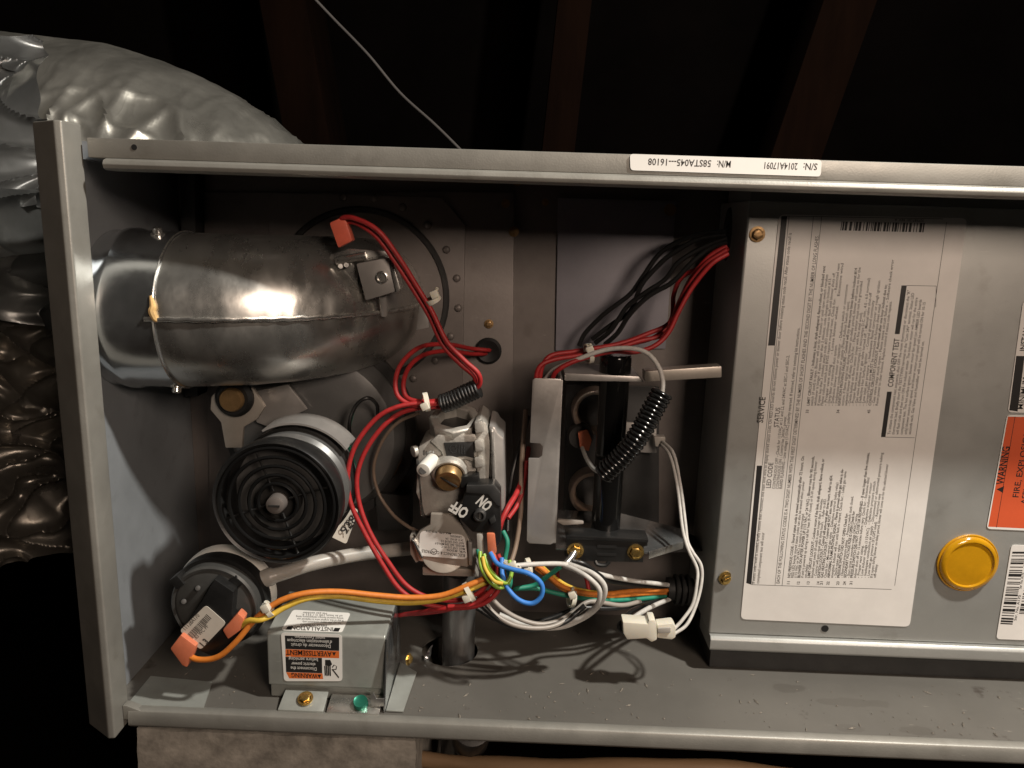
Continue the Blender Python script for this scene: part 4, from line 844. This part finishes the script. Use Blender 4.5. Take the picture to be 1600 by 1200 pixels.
# harness to the control box
wire('upper white wire from the valve harness to the bushing', 'white_wire', .0023, [(800, 884, .040), (840, 882, .046), (878, 881, .052), (905, 888, .058), (940, 898, .066), (985, 907, .082), (1044, 914, .104)])
wire('black wire beside the upper white wire to the bushing', 'black_wire', .0023, [(895, 876, .058), (915, 882, .058), (935, 898, .062), (955, 908, .074), (1000, 915, .090), (1044, 918, .106)])
wire('upper orange wire to the bushing', 'orange_wire', .0023, [(832, 880, .064), (850, 892, .064), (872, 912, .066), (900, 924, .070), (940, 928, .078), (990, 924, .092), (1044, 922, .104)])
wire('lower orange wire to the bushing', 'orange_wire', .0023, [(838, 888, .068), (856, 902, .069), (880, 920, .071), (910, 929, .075), (950, 932, .083), (1000, 928, .096), (1044, 926, .106)])
wire('yellow wire running with the orange wires to the bushing', 'yellow_wire', .0018, [(846, 884, .070), (864, 900, .072), (890, 916, .074), (925, 924, .080), (960, 926, .09)])
wire('green wire running to the bushing under the orange wires', 'green_wire', .0023, [(875, 886, .055), (855, 902, .060), (835, 914, .064), (805, 920, .06), (835, 920, .066), (880, 930, .070), (930, 938, .076), (985, 938, .090), (1044, 931, .106)])
wire('red wire behind the orange wires near the tie', 'red_wire', .0020, [(905, 888, .085), (914, 900, .085), (918, 915, .083), (921, 930, .080)])
a = wire('outer white wire of the loop hung from the bracket screw', 'white_wire', .0023, [(884, 880, .056), (905, 887, .048), (928, 897, .042), (944, 915, .040), (943, 935, .042), (930, 954, .048), (908, 968, .052), (875, 980, .052), (830, 980, .052), (790, 968, .052)])
obj('ring_terminal', tube(nb(), spline([at(898, 862, .0645), at(892, 872, .060), at(884, 881, .056)]), .0026, 10), 'steel', a)
wire('inner white wire of the loop hung from the bracket screw', 'white_wire', .0023, [(882, 884, .054), (902, 892, .044), (922, 903, .038), (936, 921, .037), (934, 940, .039), (922, 954, .046), (900, 968, .049), (865, 977, .049), (820, 976, .049), (780, 960, .050)])
wire('black wire drooping above the floor right of the gas pipe', 'black_wire', .0026, [(914, 946, .052), (902, 956, .050), (884, 971, .045), (852, 981, .040), (815, 983, .036), (782, 970, .034), (758, 950, .034), (742, 930, .036)])
wire('upper brown white wire drooping right of the gas pipe', 'gray_wire', .0022, [(764, 930, .044), (784, 950, .042), (808, 965, .042), (840, 974, .044), (868, 972, .048), (896, 958, .054), (922, 940, .060), (970, 945, .07), (1000, 940, .085)])
wire('lower brown white wire drooping right of the gas pipe', 'gray_wire', .0022, [(752, 932, .040), (770, 956, .036), (794, 973, .034), (826, 981, .034), (862, 978, .040), (894, 964, .048), (915, 948, .055)])
wire('black wire along the shadow behind the drooping wires', 'black_wire', .0024, [(745, 950, .060), (775, 968, .060), (815, 976, .062), (860, 966, .066), (905, 950, .072), (960, 950, .080), (1005, 942, .095)])
wire('thin red wire near the grommeted orange wires', 'red_wire', .0016, [(870, 880, .09), (872, 895, .09), (874, 910, .088)])
# plug
pl = thing('plug_connector', 'cream nylon plug connector hanging above the cabinet floor', 'connector', at(1012, 1000, .035))
Yp = .036
obj('female_shell', slab(nb(), [(973, 972), (1012, 975), (1014, 969), (1024, 969), (1026, 976), (1027, 1000), (1018, 1004), (1010, 998), (980, 1000), (974, 990)], Yp, .012), 'nylon', pl, bev=.0012)
obj('male_shell', slab(nb(), [(1027, 977), (1052, 974), (1056, 980), (1056, 996), (1050, 1000), (1027, 997)], Yp+.002, .009), 'nylon', pl, bev=.0010)
obj('latch', slab(nb(), [(1028, 982), (1048, 981), (1048, 989), (1028, 990)], Yp+.0005, .002), 'hose', pl, bev=.0005)
wire('white wire slanting from the bushing down to the plug', 'white_wire', .0024, [(1046, 936, .104), (1020, 948, .080), (1000, 958, .060), (984, 970, .046), (976, 984, .044)])
wire('black wire slanting from the bushing down to the plug', 'black_wire', .0024, [(1042, 934, .108), (1005, 946, .086), (986, 956, .064), (976, 968, .050), (968, 978, .044), (976, 990, .044)])
wire('outer white wire rising from the plug beside the control box', 'white_wire', .0016, [(1054, 990, .041), (1072, 976, .044), (1086, 950, .050), (1095, 915, .056), (1095, 885, .060), (1083, 862, .064), (1074, 845, .068), (1071, 820, .074), (1064, 760, .086), (1052, 710, .10), (1036, 690, .116)])
wire('inner white wire rising from the plug beside the control box', 'white_wire', .0016, [(1054, 982, .041), (1068, 968, .044), (1082, 944, .049), (1089, 912, .054), (1090, 888, .058), (1078, 864, .062), (1071, 846, .066), (1066, 820, .072), (1058, 760, .084), (1048, 714, .098), (1034, 694, .116)])
# nylon ties
def tie(label, px, py, Y, ang, R_, tail):
    t = thing('cable_tie', label, 'cable tie', at(px, py, Y), 'cable ties'); c = at(px, py, Y); ax = V((math.cos(R(ang)), .25, math.sin(R(ang))))
    b = nb(); lathe(b, [(R_, -.0016), (R_+.0011, -.0016), (R_+.0011, .0016), (R_, .0016), (R_, -.0016)], c, ax, 22); obj('band', b, 'nylon', t)
    h = at(px+tail[0], py+tail[1], Y-.004)
    obj('head', box(nb(), (0, 0, 0), (.0052, .0045, .0050), basis(c.lerp(h, .5)+V((0, -.003, 0)), *[V(v) for v in ((.9, 0, .43), (0, 1, 0), (-.43, 0, .9))])), 'nylon', t, bev=.0008)
    obj('tail', tube(nb(), [c, h], .0011, 6), 'nylon', t)
tie('white cable tie on the red pair beside the elbow', 677, 468, .045, -60, .0040, (6, -18))
tie('white cable tie holding the orange and yellow pair by the junction box', 420, 952, .004, 30, .0044, (-5, -12))
tie('white cable tie on the red bundle above the burner bracket', 920, 552, .076, 12, .0060, (3, -14))
tie('white cable tie on the orange wires below the manifold foot', 893, 934, .070, -10, .0060, (2, -16))
tie('white cable tie on the brown wire right of the gas valve', 826, 884, .060, 10, .0046, (-1, 10))
tie('white cable tie bunching the harness under the gas valve', 798, 884, .036, 70, .0062, (6, -6))
tie('pale cable tie behind the red loop above the gas valve', 666, 628, .046, 10, .0054, (-2, 10))
tie('white cable tie round the gas pipe wires above the floor', 733, 925, .030, 30, .0060, (-6, 12))
# floor debris: curled foil scrap and a loose screw tip
tag(obj('metal_sliver', tube(nb(), spline([atz(664, 1033, .001), atz(668, 1026, .004), atz(672, 1014, .008), atz(676, 1008, .010)]), lambda t: .0013+.0008*math.sin(5*t), 6), 'galv_bright'), 'small bright metal sliver at the edge of the pipe hole', 'metal scrap')

# ================================================================== foil covered duct behind, loose foil, block, cable, wood
def crumple(p, f, a, s=0.): return a*(noise.noise(p*f+V((s, 0, 0)))+.5*noise.noise(p*f*2.3+V((s, 3, 0)))+.28*abs(noise.noise(p*f*5.1+V((0, s, 1)))))
dc = at(40, 462, .52); k = mpp(50, 430, .52)
b = nb(); NU, NV = 560, 240; rows = []
for i in range(NU+1):
    u = math.pi*2*i/NU; row = []
    for j in range(NV+1):
        v = math.pi*(j/NV-.5)
        d = V((math.cos(v)*math.cos(u)*.98, math.cos(v)*math.sin(u), math.sin(v)))
        p = V((d.x*570*k, d.y*.26, d.z*378*k))
        q = dc+p; amp = .016*max(0, min(1, (at(420, 300, .52).x-q.x)/.18))+.002
        st = V((q.x*1.2, q.y, q.z*.55)); low_ = max(0, min(1, (dc.z+.262-q.z)/.06))*max(0, min(1, (at(400, 200, .3).x-q.x)/.10)); w_ = noise.noise(q*9)*.5
        wr = (1-abs(noise.noise(V((q.x*24+w_, q.y*6, q.z*7+w_)))))**6+.6*(1-abs(noise.noise(V((q.x*40+q.z*12, 3, q.z*18-w_)))))**8
        row.append(b.verts.new(q+d*(crumple(st, 7, .004+amp*.15)+wr*.008*(low_+.05))))
    rows.append(row)
for i in range(NU):
    for j in range(NV):
        try: b.faces.new((rows[i][j], rows[i+1][j], rows[i+1][j+1], rows[i][j+1]))
        except ValueError: pass
bmesh.ops.remove_doubles(b, verts=b.verts[:], dist=1e-5)
tag(obj('foil_duct', b, 'foil', ang=50), 'large silver foil wrapped duct rounding off behind the cabinet', 'duct')
def sheet(name, pix, m, label, cat, f, a, n=110, seed=0., tilt=.5):
    A_, B_, C_, D_ = [at(*p) for p in pix]; b = nb(); g = []
    nr = (B_-A_).cross(D_-A_).normalized(); nr = nr if nr.dot(CAM-A_) > 0 else -nr; ct, st = math.cos(tilt), math.sin(tilt)
    for i in range(n+1):
        row = []
        for j in range(n+1):
            s, t = i/n, j/n; p = A_.lerp(B_, s).lerp(D_.lerp(C_, s), t)
            x_, z_ = p.x*ct+p.z*st, -p.x*st+p.z*ct; w_ = noise.noise(p*f*.8)*.35
            h = noise.noise(V((x_*f*1.3+w_, z_*f*.5, seed)))
            rg = 1-abs(noise.noise(V((x_*f*2.0+w_, z_*f*.8+w_, seed+5)))); rg2 = 1-abs(noise.noise(V((z_*f*2.6, x_*f*1.9+w_, seed+9))))
            edge_ = .012*noise.noise(V((t*7, seed, 0)))*(s > .5)+.0
            row.append(b.verts.new(p+nr*(a*(h+.75*rg**7+.45*rg2**8))+(B_-A_).normalized()*edge_))
        g.append(row)
    for i in range(n):
        for j in range(n): b.faces.new((g[i][j], g[i+1][j], g[i+1][j+1], g[i][j+1]))
    bmesh.ops.solidify(b, geom=b.faces[:], thickness=.002)
    return tag(obj(name, b, m, ang=50), label, cat)
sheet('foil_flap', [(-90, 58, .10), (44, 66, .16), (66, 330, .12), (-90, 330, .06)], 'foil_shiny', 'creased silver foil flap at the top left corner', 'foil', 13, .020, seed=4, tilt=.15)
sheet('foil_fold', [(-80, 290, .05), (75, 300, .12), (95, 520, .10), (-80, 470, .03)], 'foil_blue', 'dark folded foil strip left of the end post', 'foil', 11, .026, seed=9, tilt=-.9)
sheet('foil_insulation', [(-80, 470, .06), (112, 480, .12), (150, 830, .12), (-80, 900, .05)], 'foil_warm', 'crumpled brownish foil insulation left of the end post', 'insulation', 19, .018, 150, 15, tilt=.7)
fz = at(400, 1135, .02).z
b = nb(); x0_, x1_ = at(222, 1160, .02).x, at(652, 1160, .02).x
box2(b, x0_, x1_, .012, .20, -.30, fz)
bmesh.ops.subdivide_edges(b, edges=b.edges[:], cuts=30, use_grid_fill=True)
for v in b.verts: v.co += V((noise.noise(v.co*60), noise.noise(v.co*60+V((9, 0, 0))), 0))*.0022
tag(obj('support_block', b, 'fibre_block', ang=60), 'rough brown block under the cabinet floor', 'block')
tag(obj('wooden_stick', tube(nb(), spline([at(x, y, Y) for x, y, Y in ((540, 1160, .06), (620, 1180, .05), (740, 1194, .04), (900, 1199, .03), (1080, 1198, .02), (1240, 1210, .02), (1400, 1240, .02))]), lambda t: .0036+.0026*math.sin(3.1*min(1, t*1.1))+.0006*math.sin(t*37), 18), 'wood'), 'pale wooden stick lying below the bottom rail', 'stick')
tag(obj('pipe_stub', cyl(nb(), at(735, 1155, .06), at(735, 1163, .0)+V((0, .02, 0)), .014, 24), 'charcoal', bev=.001), 'dark round pipe stub below the bottom rail', 'pipe')
tag(obj('hanging_cable', tube(nb(), spline([at(x, y, Y) for x, y, Y in ((470, -25, .9), (520, 28, .9), (575, 85, .88), (625, 145, .86), (680, 195, .82), (730, 245, .78), (780, 300, .75))]), .0022, 10), 'cable_gray'), 'thin grey cable hanging in the dark above the cabinet', 'cable')

# dust and grit on the cabinet floor
rnd = random.Random(11); b = nb()
for i in range(240):
    x = rnd.uniform(-.25, .42); y = rnd.uniform(.002, .072)*rnd.random()**.4; z0 = .0003; r_ = rnd.choice((.0003, .0004, .0006, .0009)); ln = r_*rnd.choice((1, 1, 2.5, 4)); a_ = rnd.uniform(0, 3.14)
    if (V((x, y))-V((hc.x, hc.y))).length < .023: continue
    d1 = V((math.cos(a_), math.sin(a_), 0)); d2 = V((-d1.y, d1.x, 0)); c = V((x, y, z0))
    v_ = [b.verts.new(c+d1*ln*sx+d2*r_*sy) for sx, sy in ((1, 0), (0, 1), (-1, 0), (0, -1))]+[b.verts.new(c+V((0, 0, r_*.9)))]
    for k_ in range(4): b.faces.new((v_[k_], v_[(k_+1) % 4], v_[4]))
o = obj('floor_grit', b, 'grit', smooth=False); o['kind'] = 'stuff'; o['label'] = 'fine dust and grit scattered on the cabinet floor'; o['category'] = 'grit'
